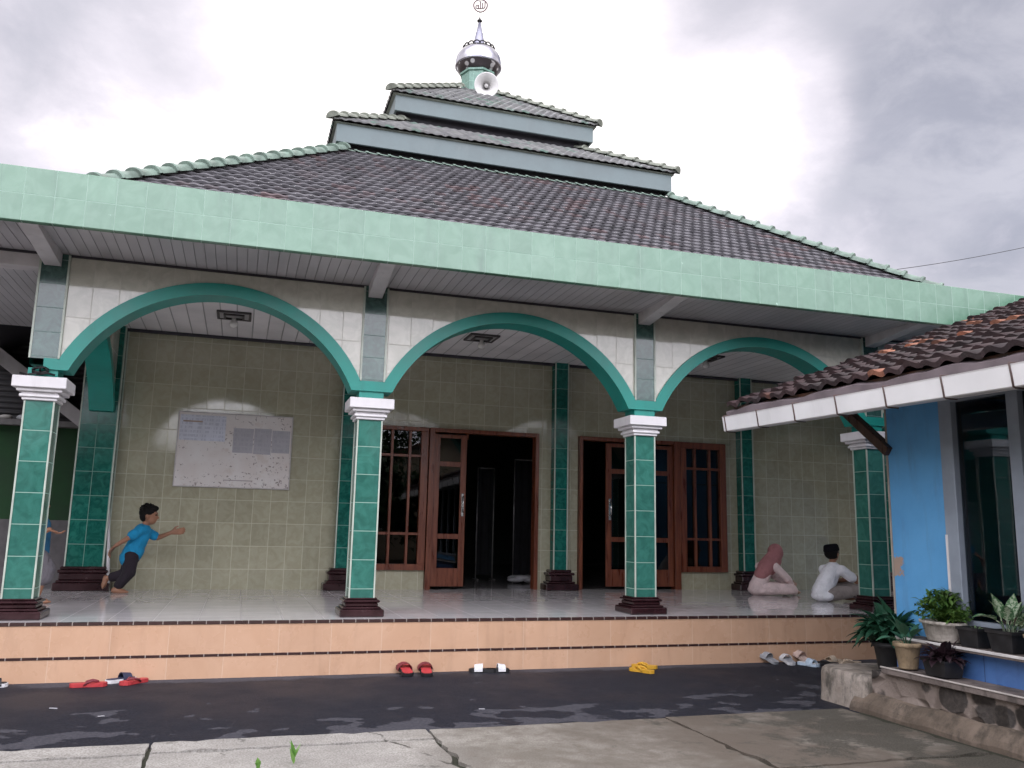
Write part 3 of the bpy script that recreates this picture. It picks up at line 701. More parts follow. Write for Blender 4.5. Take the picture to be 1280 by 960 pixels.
# notice board
def board_mat():
    m = NT('faded_spotted_board'); p = m.pos(); sp = m.n('ShaderNodeSeparateXYZ'); m.link(p, sp.inputs[0])
    cc = m.mix(m.ramp(m.noise(p,2.4,4),.35,.7), (.64,.59,.56), (.70,.675,.655))
    dn = m.math('ADD', m.math('MULTIPLY', m.ramp(sp.outputs[0],-.95,.7), .05), m.math('MULTIPLY', m.ramp(sp.outputs[2],2.0,1.5), .045))
    sp1 = m.ramp(m.math('ADD', m.noise(p,24,3,.6), dn), .665, .70); cc = m.mix(m.math('MULTIPLY', sp1, .75), cc, (.16,.12,.11))
    st = m.ramp(m.noise(p,3.2,7,.7), .56, .68, 0, .5); cc = m.mix(st, cc, (.54,.46,.40)); m.col(cc); m.rough(.5); return m.m
def paper_mat(name, c, ink, lines):
    m = NT(name); p = m.pos(); sp = m.n('ShaderNodeSeparateXYZ'); m.link(p, sp.inputs[0])
    cc = m.mix(m.ramp(m.noise(p,5,5),.35,.7), c, tuple(x*.9 for x in c))
    q = m.math('FRACT', m.math('MULTIPLY', sp.outputs[2], lines)); row = m.ramp(q,.35,.42)
    wd = m.ramp(m.noise(m.scale(p,(1,1,.15)),34,2), .48,.55)
    m.col(m.mix(m.math('MULTIPLY', m.math('MULTIPLY', row, wd), .33), cc, ink)); m.rough(.6); return m.m
nb = thing('notice_board', 'white spotted notice board with faded papers hanging on the olive tiled wall', 'notice board', (-.14,4.2,1.53))
g = MB(); g.box(-.97,.70,4.185,4.217,1.53,2.645,.003); obj('board', g, board_mat(), nb)
M['alu'] = plain('board_edge', (.5,.47,.46), .45)
g = MB()
for (a,b,c,d) in ((-.985,.715,1.515,1.53),(-.985,.715,2.645,2.66),(-.985,-.97,1.53,2.645),(.70,.715,1.53,2.645)): g.box(a,b,4.178,4.219,c,d,.002)
obj('board_frame', g, M['alu'], nb)
g = MB(); g.box(-.955,-.29,4.180,4.183,2.22,2.61); obj('paper_sheet', g, paper_mat('bluish_paper', (.62,.64,.72), (.25,.27,.36), 16), nb)
g = MB(); g.box(-.91,-.63,4.176,4.179,2.50,2.522); obj('paper_heading', g, plain('brown_ink', (.36,.27,.22), .6), nb)
M['gpaper'] = paper_mat('grey_paper', (.43,.42,.45), (.29,.29,.34), 14)
for (a,b,c,d) in ((-.17,.13,2.06,2.44),(.14,.40,2.05,2.45),(.41,.68,2.08,2.43)): g = MB(); g.box(a,b,4.180,4.183,c,d); o = obj('paper_sheet', g, M['gpaper'], nb); o['label'] = 'faded grey paper sheet'
g = MB(); g.box(-.27,.16,4.181,4.183,1.625,1.64); obj('ink_line', g, plain('faded_ink', (.36,.32,.31), .6), nb)

# white stick leaning in the left corner
g = MB(); g.tube([(-1.70,3.93,.005),(-1.76,4.03,.6),(-1.84,4.10,1.31)], .025, 8)
tag(obj('mop_stick', g, M['white']), 'thin white stick leaning in the corner behind the running boy', 'stick')
# black cable loops on the first capital
g = MB(); pts = []
for k in range(30):
    a = k*.62; pts.append((-2.02+.09*math.cos(a)*(.6+.4*math.sin(k*.3)), -.05+.02*math.sin(k*1.7), 2.465+.045*math.sin(a)*(.7+.3*math.cos(k*.5))))
pts = [(-2.22,-.05,2.43),(-2.15,-.06,2.415)]+pts+[(-1.9,-.04,2.43)]
g.tube(pts, .011, 6); tag(obj('coiled_cable', g, M['black']), 'black coiled cable resting on the white capital of the leftmost column', 'cable')

# partition frame with a dark curtain inside the hall
M['pipe'] = plain('bare_pipe', (.42,.40,.40), .4, .5)
M['curtain'] = plain('black_curtain_cloth', (.012,.012,.014), .9, var=.4)
pf = thing('curtain_partition', 'dark curtain partition on thin metal poles seen through the open doorway', 'partition', (5.0,7.0,0))
for (x0,x1,z0,zt) in ((4.53,4.87,.02,2.2),(5.30,6.6,.02,2.4)):
    for x in (x0,x1):
        g = MB(); g.tube([(x,7,z0),(x,7,zt)],.012,6); g.tube([(x,6.8,.012),(x,7.2,.012)],.014,6); obj('pole', g, M['pipe'], pf)
    g = MB(); g.tube([(x0,7,zt),(x1,7,zt)],.012,6); obj('rail', g, M['pipe'], pf)
    g = MB(); n = 40
    for k in range(n):
        a,b = x0+.02+(x1-x0-.04)*k/n, x0+.02+(x1-x0-.04)*(k+1)/n; w = lambda x: 7.03+.02*math.sin(x*38)
        g.quad((a,w(a),.1),(b,w(b),.1),(b,w(b),zt-.02),(a,w(a),zt-.02),smooth=True)
    obj('curtain', g, M['curtain'], pf)
g = MB(); rn = random.Random(5)
for k in range(10):
    a = rn.uniform(-.25,.25); g.ellips((5.25+a,6.0+rn.uniform(-.2,.2),.05+rn.uniform(0,.05)),(.16,.12,.05),10,rn.uniform(0,3))
tag(obj('cloth_heap', g, plain('pale_cloth', (.45,.44,.46), .9, var=.2)), 'pale heap of folded cloth on the hall floor inside the open doorway', 'cloth')

# ------------------------------------------------------------------ people
from mathutils import noise as mnoise
def voxel(mb, name, mat, parent=None, vox=.011, smooth=6, loc=None, fold=0.0):
    """melts the overlapping volumes of a builder into ONE continuous surface"""
    t = obj('tmp', mb, mat); m1 = t.modifiers.new('r','REMESH'); m1.mode = 'VOXEL'; m1.voxel_size = vox; m1.use_smooth_shade = True
    m2 = t.modifiers.new('s','SMOOTH'); m2.iterations = smooth; m2.factor = .5
    dg = bpy.context.evaluated_depsgraph_get(); me = bpy.data.meshes.new_from_object(t.evaluated_get(dg)); me.name = name
    bpy.data.objects.remove(t, do_unlink=True)
    o = bpy.data.objects.new(name, me); COL.objects.link(o)
    if name in ('shirt','tunic','trousers','shorts','headscarf'):
        nn = [v.normal.copy() for v in me.vertices]
        for v, n_ in zip(me.vertices, nn):
            c = v.co; q = mnoise.noise(Vector((c.x*13+3*mnoise.noise(c*6), c.y*13, c.z*7)))+.5*mnoise.noise(c*34)
            v.co = c+n_*(.0055*q+.002)
    off = Vector(loc) if loc else (xf(parent) if parent else Vector((0,0,0)))
    me.transform(Matrix.Translation(-off))
    me.materials.clear(); me.materials.append(mat)
    me.polygons.foreach_set('use_smooth', [True]*len(me.polygons))
    if parent: o.parent = parent
    elif loc: o.location = loc
    return o
def hand(g, w, d, side, k=1.0, curl=.5):
    """palm, four unequal bent fingers and a thumb leaving the side of the palm"""
    w = Vector(w); d = Vector(d).normalized(); s = Vector(side); s = (s-d*s.dot(d)).normalized(); nrm = d.cross(s)
    for t in (-1,-.33,.33,1): g.capsule(w+s*.012*k*t, w+d*.085*k+s*.026*k*t, .016*k, .014*k)
    for t,L in ((-1.15,.062),(-.4,.078),(.4,.084),(1.15,.074)):
        b = w+d*.085*k+s*.028*k*t; m_ = b+(d*math.cos(curl*.5)-nrm*math.sin(curl*.5))*L*.55*k+s*.004*t; e = m_+(d*math.cos(curl*1.3)-nrm*math.sin(curl*1.3))*L*.5*k
        g.capsule(b, m_, .0105*k, .0098*k, 10, 4); g.capsule(m_, e, .0098*k, .0085*k, 10, 4)
    b = w+d*.025*k+s*.026*k; m_ = b+(d*.65+s*.75).normalized()*.045*k; e = m_+(d*.95+s*.2-nrm*.3).normalized()*.038*k
    g.capsule(b, m_, .014*k, .012*k, 10, 4); g.capsule(m_, e, .012*k, .0095*k, 10, 4)
def foot(g, heel, toe, k=1.0, up=(0,0,1)):
    h = Vector(heel); t = Vector(toe); u = Vector(up); d = (t-h).normalized(); s = d.cross(u).normalized()
    g.capsule(h, h.lerp(t,.7), .036*k, .03*k)
    for q in (-1,-.4,.1,.55,1): g.capsule(h.lerp(t,.55)+s*.022*k*q, t+s*.03*k*q-d*.012*abs(q)*k, .02*k, .013*k)
def head(g, c, face, k=1.0, tilt=0.0):
    """skull, jaw, nose, brow, lips and ears; face = horizontal direction the face looks to"""
    c = Vector(c); f = Vector(face).normalized(); u = Vector((0,0,1)); u = (u-f*u.dot(f)).normalized(); s = f.cross(u)
    g.ellips(c+u*.02*k-f*.012*k, (.10*k,.10*k,.105*k)); g.ellips(c+f*.02*k-u*.03*k, (.075*k,.075*k,.09*k))
    g.capsule(c+f*.035*k-u*.085*k, c+f*.062*k-u*.082*k, .03*k, .022*k)
    g.capsule(c+f*.090*k+u*.005*k, c+f*.108*k-u*.026*k, .008*k, .015*k)
    g.capsule(c+f*.084*k-u*.055*k-s*.02*k, c+f*.084*k-u*.055*k+s*.02*k, .012*k, .012*k)
    g.capsule(c+f*.082*k+u*.030*k-s*.05*k, c+f*.082*k+u*.030*k+s*.05*k, .014*k, .014*k)
    for q in (-1,1): g.ellips(c+s*q*.096*k-f*.012*k-u*.01*k, (.018*k,.018*k,.032*k))
    return f, u, s
def eyes(c, f, u, s, k, parent, mat):
    for q in (-1,1):
        g = MB(); p = Vector(c)+f*.085*k+u*.008*k+s*q*.035*k; g.ellips(p, (.014*k,.014*k,.008*k), 10); obj('eye', g, mat, parent)
M['skin'] = plain('brown_skin', (.27,.13,.075), .5, var=.08); M['skin2'] = plain('light_brown_skin', (.34,.18,.115), .5, var=.08)
M['hair'] = plain('black_hair', (.007,.006,.006), .75, var=.4, bump=.8, bscale=60, spec=.15); M['eye'] = plain('dark_eye', (.015,.01,.008), .2)
def cloth(name, c, var=.12):
    m = NT(name); p = m.objc(); f = m.noise(p,7,5,.6,.8); m.col(m.mix(m.ramp(f,.3,.7), tuple(x*(1-var) for x in c), tuple(min(1,x*(1+var)) for x in c))); m.rough(.9)
    m.bump(m.math('ADD', m.math('MULTIPLY', m.noise(m.scale(p,(1,1,.5)),11,3,.5,1.2), 1.0), m.math('MULTIPLY', m.noise(p,160,2), .1)), .8, .03); return m.m
M['blue'] = cloth('bright_blue_cotton', (.006,.22,.42)); M['darktr'] = cloth('dark_plum_trousers_cloth', (.014,.009,.015)); M['greysh'] = cloth('grey_cotton', (.13,.12,.135))
M['pink'] = cloth('pale_pink_cotton', (.70,.56,.55)); M['hijab'] = cloth('dusty_rose_cloth', (.36,.155,.16)); M['whitesh'] = cloth('white_cotton', (.76,.76,.80)); M['beigetr'] = cloth('grey_beige_cloth', (.25,.215,.20))
M['cap'] = plain('black_velvet', (.006,.006,.008), .95, var=.3, spec=.1); M['bluetee'] = cloth('blue_cotton', (.012,.10,.20))

# boy running along the wall, leaning forward to the right
def running_boy():
    y = 3.50; V = lambda x,z,dy=0: Vector((x,y+dy,z)); k = 1.12
    hip = V(-1.385,.50); ch = V(-1.275,.83); neck = V(-1.235,.93); hd = V(-1.20,1.065)
    b = MB()
    b.capsule(hip, V(-1.34,.66), .105, .10); b.capsule(V(-1.34,.66), ch, .10, .105)
    b.capsule(V(-1.27,.86,-.10), V(-1.27,.86,.10), .06, .06); b.capsule(ch+Vector((.01,0,.06)), hd, .05, .045)
    head(b, hd, (1,-.12,-.02), 1.08)
    # near arm reaches back, far arm reaches forward
    aB = [V(-1.29,.86,-.135), V(-1.42,.76,-.19), V(-1.585,.645,-.17)]; aF = [V(-1.25,.85,.13), V(-1.08,.755,.13), V(-.90,.835,.05)]
    for a,c,d in (aB,aF): b.capsule(a,c,.048,.038); b.capsule(c,d,.038,.027)
    hand(b, aB[2], (-.6,0,-.75), (0,-1,.2), k, .9); hand(b, aF[2], (.95,-.1,.15), (.1,-.2,1), k, .5)
    kF = V(-1.395,.27,-.03); aK = V(-1.535,.075,-.04); kB = V(-1.45,.25,.06); aQ = V(-1.66,.20,.04)
    b.capsule(hip+Vector((0,-.05,0)), kF, .085, .058); b.capsule(kF, aK, .056, .036)
    b.capsule(hip+Vector((0,.05,0)), kB, .085, .058); b.capsule(kB, aQ, .056, .036)
    foot(b, aK+Vector((-.03,0,-.035)), aK+Vector((.15,-.02,-.058)), k); foot(b, aQ+Vector((-.03,0,.0)), aQ+Vector((-.06,0,-.14)), k, (-1,0,0))
    o = voxel(b, 'person', M['skin'], None, .0095, 3, (-1.45,y,0)); tag(o, 'boy in bright blue shirt and dark trousers running along the olive wall', 'person')
    s = MB(); s.capsule(hip+Vector((.0,0,.03)), V(-1.34,.66), .132, .122); s.capsule(V(-1.34,.66), ch, .122, .122); s.capsule(V(-1.27,.86,-.10), V(-1.27,.86,.10), .076, .076)
    s.capsule(hip+Vector((-.035,0,-.02)), hip+Vector((.04,0,.08)), .125,.12)
    for a,c,d in (aB,aF): s.capsule(a, a.lerp(c,.72), .066, .066)
    voxel(s, 'shirt', M['blue'], o, .011, 5)
    t = MB(); t.capsule(hip+Vector((-.01,0,-.02)), hip+Vector((-.01,0,.06)), .12, .112)
    for a,c,d,q in ((hip+Vector((0,-.05,0)),kF,aK,.80),(hip+Vector((0,.05,0)),kB,aQ,.75)):
        t.capsule(a, c, .104, .082); t.capsule(c, c.lerp(d,q), .082, .064)
    voxel(t, 'trousers', M['darktr'], o, .011, 5)
    h = MB(); h.ellips(hd+Vector((-.028,0,.045)), (.118,.118,.105)); h.ellips(hd+Vector((-.07,0,-.0)), (.065,.105,.09)); h.ellips(hd+Vector((.045,-.01,.10)), (.07,.09,.045))
    rn = random.Random(2)
    for q in range(40):
        a = rn.uniform(0,6.28); e = rn.uniform(.15,1.4); d = Vector((math.cos(a)*math.cos(e),math.sin(a)*math.cos(e),math.sin(e)))
        if d.x > .55 and d.z < .6: continue
        h.capsule(hd+Vector((-.03,0,.045))+d*.09, hd+Vector((-.03,0,.045))+d*.128, .022, .010, 8, 3)
    voxel(h, 'hair', M['hair'], o, .009, 2)
    f,u,s_ = Vector((1,-.12,0)).normalized(), Vector((0,0,1)), Vector((-.12,-1,0)).normalized(); eyes(hd, f,u,s_,1.08,o,M['eye'])
running_boy()

# second child half hidden behind the leftmost column
def hidden_boy():
    y = 1.9; V = lambda x,z,dy=0: Vector((x,y+dy,z)); hip = V(-2.25,.56); ch = V(-2.26,.90); hd = V(-2.30,1.16)
    b = MB(); b.capsule(hip, ch, .10, .105); b.capsule(V(-2.37,.93,-.11), V(-2.37,.93,.11), .06, .06); b.capsule(ch, hd, .05, .045); head(b, hd, (1,0,0), 1.08)
    aF = [V(-2.34,.92,-.13), V(-2.22,.80,-.2), V(-2.115,.865,-.2)]; aB = [V(-2.40,.92,.13), V(-2.52,.76,.15), V(-2.50,.6,.12)]
    for a,c,d in (aB,aF): b.capsule(a,c,.047,.037); b.capsule(c,d,.037,.026)
    hand(b, aF[2], (.85,0,-.45), (0,-1,.1), 1.1, .9); hand(b, aB[2], (.1,0,-1), (0,1,0), 1.1, .6)
    kF = V(-2.13,.40,-.06); aK = V(-2.20,.08,-.06); kB = V(-2.36,.30,.06); aQ = V(-2.55,.12,.06)
    b.capsule(hip+Vector((0,-.05,0)), kF, .085,.056); b.capsule(kF,aK,.054,.036); b.capsule(hip+Vector((0,.05,0)), kB, .085,.056); b.capsule(kB,aQ,.054,.036)
    foot(b, aK+Vector((-.03,0,-.04)), aK+Vector((.15,0,-.06)), 1.1); foot(b, aQ+Vector((-.02,0,-.02)), aQ+Vector((.1,0,-.1)), 1.1)
    o = voxel(b, 'person', M['skin'], None, .0095, 3, (-2.33,y,0)); tag(o, 'child in blue top and grey shorts mostly hidden behind the leftmost green column', 'person')
    s = MB(); s.capsule(hip+Vector((0,0,.06)), ch, .125,.122); s.capsule(V(-2.37,.93,-.11), V(-2.37,.93,.11), .076,.076)
    for a,c,d in (aB,aF): s.capsule(a, a.lerp(c,.7), .064,.062)
    voxel(s, 'shirt', M['bluetee'], o, .012, 5)
    t = MB(); t.capsule(hip, hip+Vector((0,0,.08)), .118,.112)
    for a,c in ((hip+Vector((0,-.05,0)),kF),(hip+Vector((0,.05,0)),kB)): t.capsule(a,c,.112,.10)
    t.capsule(kF, kF.lerp(aK,.3), .10,.10)
    voxel(t, 'shorts', M['greysh'], o, .012, 5)
    h = MB(); h.ellips(hd+Vector((-.028,0,.045)), (.118,.118,.105)); h.ellips(hd+Vector((-.07,0,0)), (.065,.105,.09)); voxel(h, 'hair', M['hair'], o, .012, 3)
    eyes(hd, Vector((1,0,0)),Vector((0,0,1)),Vector((0,-1,0)),1.08,o,M['eye'])
hidden_boy()

def sitting_girl():
    y = 2.87; V = lambda x,z,dy=0: Vector((x,y+dy,z)); hip = V(8.22,.13); ch = V(8.42,.46); hd = V(8.60,.685); fdir = Vector((.9,.42,-.05)).normalized()
    b = MB(); b.capsule(hip, V(8.31,.3), .12,.115); b.capsule(V(8.31,.3), ch, .115,.11); sh = Vector((.07,-.115,0)); b.capsule(ch-sh, ch+sh, .06,.06); b.capsule(ch+Vector((.03,0,.04)), hd, .05,.045)
    head(b, hd, fdir, 1.0)
    aN = [ch+sh+Vector((.03,0,-.01)), V(8.66,.28,-.2), V(8.80,.17,-.12)]; aF = [ch-sh+Vector((.05,0,-.01)), V(8.66,.30,.15), V(8.84,.18,.05)]
    for a,c,d in (aN,aF): b.capsule(a,c,.046,.037); b.capsule(c,d,.036,.026)
    hand(b, aN[2], (.9,.4,-.15), (0,0,1), 1.05, .8); hand(b, aF[2], (.9,-.4,-.15), (0,0,1), 1.05, .8)
    kN = V(8.68,.12,-.27); fN = V(8.95,.06,.02); kF = V(9.0,.13,.2); fF = V(8.72,.06,.0)
    b.capsule(hip+Vector((.05,-.06,-.02)), kN, .09,.065); b.capsule(kN,fN,.06,.04); b.capsule(hip+Vector((.05,.08,-.02)), kF, .09,.065); b.capsule(kF,fF,.06,.04)
    foot(b, fN, fN+Vector((.11,.03,-.02)), 1.05); foot(b, fF, fF+Vector((.08,-.1,-.02)), 1.05)
    o = voxel(b, 'person', M['skin2'], None, .0095, 3, (8.45,y,0)); tag(o, 'girl in a dusty rose headscarf and pale pink clothes sitting on the porch', 'person')
    s = MB(); s.capsule(hip+Vector((0,0,.0)), V(8.31,.3), .142,.128); s.capsule(V(8.31,.3), ch, .128,.122); s.capsule(ch-sh, ch+sh, .075,.075); s.ellips(hip+Vector((.02,0,-.04)),(.17,.19,.09))
    for a,c,d in (aN,aF): s.capsule(a,c,.064,.058); s.capsule(c,c.lerp(d,.85),.058,.048)
    voxel(s, 'tunic', M['pink'], o, .011, 5)
    t = MB()
    for a,c,d in ((hip+Vector((.05,-.06,-.02)),kN,fN),(hip+Vector((.05,.08,-.02)),kF,fF)): t.capsule(a,c,.108,.085); t.capsule(c,c.lerp(d,.9),.085,.062)
    voxel(t, 'trousers', M['pink'], o, .011, 5)
    h = MB(); hb = hd-fdir*.03; h.ellips(hb+Vector((0,0,.02)), (.125,.125,.135)); h.ellips(hb-fdir*.03+Vector((0,0,-.06)), (.11,.12,.12))
    h.capsule(hb+Vector((-.03,0,-.05)), V(8.37,.44,-.03), .115,.14); h.capsule(V(8.40,.46,-.02), V(8.27,.34,-.04), .135,.11); h.capsule(hd+Vector((0,0,-.13)), ch+Vector((.07,.03,-.04)), .085,.10)
    for q in range(9):
        a = math.pi*q/8-math.pi/2; side = fdir.cross(Vector((0,0,1)))
        for sg in (-1,1): h.capsule(hd+fdir*.05+side*sg*.082*math.cos(a)+Vector((0,0,.105*math.sin(a)+.005)), hd-fdir*.02+side*sg*.1*math.cos(a)+Vector((0,0,.12*math.sin(a)+.01)), .022,.025,8,3)
    voxel(h, 'headscarf', M['hijab'], o, .011, 4)
    eyes(hd, fdir, Vector((0,0,1)), fdir.cross(Vector((0,0,1))),1.0,o,M['eye'])
sitting_girl()

def sitting_boy():
    y = 1.62; V = lambda x,z,dy=0: Vector((x,y+dy,z)); hip = V(8.53,.12); ch = V(8.74,.47); hd = V(8.75,.715); fdir = Vector((.93,.32,.06)).normalized()
    b = MB(); b.capsule(hip, V(8.62,.3), .12,.118); b.capsule(V(8.62,.3), ch, .118,.115); sh = Vector((.06,-.135,0)); b.capsule(ch-sh, ch+sh, .062,.062); b.capsule(ch+Vector((0,0,.04)), hd, .052,.046)
    head(b, hd, fdir, 1.0)
    aN = [ch+sh+Vector((.02,0,-.01)), V(9.02,.30,-.2), V(9.17,.33,-.08)]; aF = [ch-sh+Vector((.04,0,-.01)), V(9.0,.30,.22), V(9.18,.33,.1)]
    for a,c,d in (aN,aF): b.capsule(a,c,.048,.038); b.capsule(c,d,.037,.027)
    hand(b, aN[2], (.8,.3,.4), (0,-1,.3), 1.1, .7); hand(b, aF[2], (.8,-.3,.3), (0,1,.3), 1.1, .7)
    kN = V(9.05,.19,-.25); fN = V(9.16,.06,.02); kF = V(9.2,.2,.22); fF = V(8.98,.06,.03)
    b.capsule(hip+Vector((.05,-.07,-.01)), kN, .092,.066); b.capsule(kN,fN,.06,.04); b.capsule(hip+Vector((.05,.09,-.01)), kF, .092,.066); b.capsule(kF,fF,.06,.04)
    foot(b, fN, fN+Vector((.12,.05,-.02)), 1.1); foot(b, fF, fF+Vector((.1,-.08,-.02)), 1.1)
    o = voxel(b, 'person', M['skin'], None, .0095, 3, (8.75,y,0)); tag(o, 'boy in a black cap and white shirt sitting beside the right hand green column', 'person')
    s = MB(); s.capsule(hip+Vector((0,0,.03)), V(8.62,.3), .148,.142); s.capsule(V(8.62,.3), ch, .142,.128); s.capsule(ch-sh, ch+sh, .08,.08); s.ellips(hip+Vector((.02,0,-.03)),(.165,.2,.09))
    for a,c,d in (aN,aF): s.capsule(a,a.lerp(c,.6),.074,.074)
    voxel(s, 'shirt', M['whitesh'], o, .011, 4)
    t = MB(); t.ellips(hip+Vector((.1,0,-.03)),(.16,.2,.085))
    for a,c,d in ((hip+Vector((.05,-.07,-.01)),kN,fN),(hip+Vector((.05,.09,-.01)),kF,fF)): t.capsule(a,c,.108,.09); t.capsule(c,c.lerp(d,.85),.09,.065)
    voxel(t, 'trousers', M['beigetr'], o, .011, 5)
    h = MB(); h.ellips(hd+Vector((-.02,0,.01)), (.112,.112,.10)); voxel(h, 'hair', M['hair'], o, .011, 3)
    h = MB(); q = MB(); q.lathe([(.110,-.02),(.116,0),(.106,.065),(.088,.085),(.001,.088)],(0,0,0),24); Mx = Matrix.Translation(hd+Vector((-.02,0,.055))) @ Euler((0,-.16,0)).to_matrix().to_4x4() @ Matrix.Diagonal((1.1,.92,1,1)); h.add(q,Mx)
    obj('cap', h, M['cap'], o)
    eyes(hd, fdir, Vector((0,0,1)), fdir.cross(Vector((0,0,1))),1.0,o,M['eye'])
sitting_boy()

# ------------------------------------------------------------------ footwear in front of the step
def outline(L, Wd, n=9, rnd_=1.0):
    pts = []
    prof = [(0,.0),(.03,.5),(.10,.78),(.25,.80),(.42,.74),(.6,.86),(.76,1.0),(.88,.92),(.96,.62),(1,.0)]
    right = [(Wd/2*w, L*(t-.5)) for t,w in prof]; left = [(-Wd/2*w*(.94 if .3 < t < .7 else 1), L*(t-.5)) for t,w in prof[::-1]][1:-1]
    return right+left
def rubber(name, c): return plain(name, c, .6, var=.12, scale=20, bump=.15)
def sandal(name, label, kind, loc, rz, sole, strap, foot_bed=None, L=.29, Wd=.115, tilt=0.0):
    t = thing(name, label, 'sandal', (loc[0],loc[1],GZ+.003), rz, 'sandals left on the asphalt below the step'); t.rotation_euler = (tilt,0,rz)
    if tilt: t.location.z += abs(math.sin(tilt))*L*.5
    g = MB(); g.sheet(outline(L,Wd), 0, .032); obj('sole', g, sole, t, local=True)
    if foot_bed:
        g = MB(); g.sheet([(x*.88,y*.93) for x,y in outline(L,Wd)], .0325, .037); obj('footbed', g, foot_bed, t, local=True)
    g = MB()
    if kind == 'thong':
        p = (0,L*.26,.03)
        for sx in (-1,1): g.tube([(0,L*.27,.022),(sx*.004,L*.25,.045),(sx*Wd*.30,L*.10,.052),(sx*Wd*.42,-L*.05,.040),(sx*Wd*.43,-L*.12,.018)], [.008,.009,.011,.010,.008], 6)
    else:
        y0, y1 = -L*.0, L*.30; n = 10; hh = .078
        pr = [(Wd*.52*math.cos(math.pi*k/n), .012+hh*math.sin(math.pi*k/n)) for k in range(n+1)]
        for k in range(n):
            (ax,az),(bx,bz) = pr[k], pr[k+1]
            g.quad((ax,y0,az),(ax,y1,az*.86),(bx,y1,bz*.86),(bx,y0,bz),smooth=True); g.quad((bx*.93,y0,bz*.92),(bx*.93,y1,bz*.79),(ax*.93,y1,az*.79),(ax*.93,y0,az*.92),smooth=True)
            g.quad((ax,y0,az),(bx,y0,bz),(bx*.93,y0,bz*.92),(ax*.93,y0,az*.92)); g.quad((bx,y1,bz*.86),(ax,y1,az*.86),(ax*.93,y1,az*.79),(bx*.93,y1,bz*.79))
    obj('strap', g, strap, t, local=True)
rb = {k: rubber(k+'_rubber', c) for k,c in dict(red=(.42,.035,.04), black=(.012,.012,.014), white=(.62,.62,.63), navy=(.02,.025,.06), yellow=(.55,.30,.02), grey=(.28,.29,.31), paleblue=(.42,.52,.62), beige=(.45,.36,.27), pinkish=(.50,.38,.33), darkred=(.16,.02,.03)).items()}
sandal('slipper','black and white slipper at the far left end of the step','slide',(-2.06,-.50),R(-72),rb['white'],rb['black'],rb['black'],.31)
sandal('flip_flop','red flip flop with dark strap lying sideways, left of the navy slipper','thong',(-1.22,-.60),R(-84),rb['red'],rb['darkred'],None,.32)
sandal('slipper','navy and white slipper between the two red flip flops','slide',(-.97,-.40),R(-55),rb['white'],rb['navy'],rb['navy'],.30)
sandal('flip_flop','red flip flop with dark strap, right of the navy slipper','thong',(-.84,-.50),R(135),rb['red'],rb['darkred'],None,.30)
sandal('slide_sandal','red slide with black sole, left one of the pair below the second column','slide',(1.77,-.47),R(6),rb['black'],rb['darkred'],rb['red'],.28,.155,.22)
sandal('slide_sandal','red slide with black sole, right one of the pair below the second column','slide',(1.98,-.51),R(-4),rb['black'],rb['darkred'],rb['red'],.28,.155,.22)
sandal('slide_sandal','black slide with wide white strap lying on its black side, left of its mate','slide',(2.62,-.44),R(75),rb['black'],rb['white'],rb['black'],.30,.12)
sandal('slide_sandal','black slide with square white strap pointing right of its mate','slide',(2.78,-.46),R(-95),rb['black'],rb['white'],rb['black'],.27,.12)
sandal('flip_flop','yellow flip flop lying nearest the yard, left of its yellow mate','thong',(4.36,-.74),R(28),rb['yellow'],rb['yellow'],None,.32)
sandal('flip_flop','yellow flip flop pushed against the step behind its yellow mate','thong',(4.52,-.48),R(52),rb['yellow'],rb['yellow'],None,.30)
sandal('slipper','grey slipper standing tilted against the step, left end of the pale pile','slide',(6.20,-.42),R(15),rb['grey'],rb['grey'],None,.25,.13,.3)
sandal('slide_sandal','white slide with grey footbed between the grey slipper and the pale blue slide','slide',(6.40,-.50),R(-8),rb['white'],rb['white'],rb['grey'],.26,.13,.18)
sandal('slide_sandal','pale blue slide lying nearest the yard in the pale pile','slide',(6.58,-.66),R(200),rb['paleblue'],rb['paleblue'],rb['white'],.28,.13)
sandal('slipper','pinkish beige slipper leaning on the step behind the pale blue slide','slide',(6.66,-.42),R(10),rb['pinkish'],rb['pinkish'],None,.25,.13,.35)
sandal('flip_flop','black flip flop lying flat between pale blue and beige sandals','thong',(6.84,-.66),R(70),rb['black'],rb['black'],None,.28)
sandal('flip_flop','beige sandal with crossed straps at the right end near the concrete block','slide',(7.04,-.52),R(105),rb['beige'],rb['beige'],rb['beige'],.30,.12)
sandal('flip_flop','beige thong sandal resting half on the other beige sandal','thong',(7.18,-.64),R(80),rb['beige'],rb['beige'],None,.29)
M['paper'] = plain('scrap_paper', (.38,.38,.40), .8)
for (x,y,a,lab) in ((2.09,-2.32,.4,'tiny white paper scrap on the wet asphalt in front of the second column'),(-1.33,-1.6,.1,'tiny white paper scrap on the asphalt below the left red flip flop'),(-.92,-1.99,.9,'tiny rolled white scrap on the asphalt nearest the dry spots at left')):
    g = MB(); g.obox((0,0,.006),(.06,.014,.005),0,.1,.1); o = obj('paper_scrap', g, M['paper']); o.location = (x,y,GZ); o.rotation_euler = (0,0,a); tag(o, lab, 'litter', 'paper scraps on the asphalt')

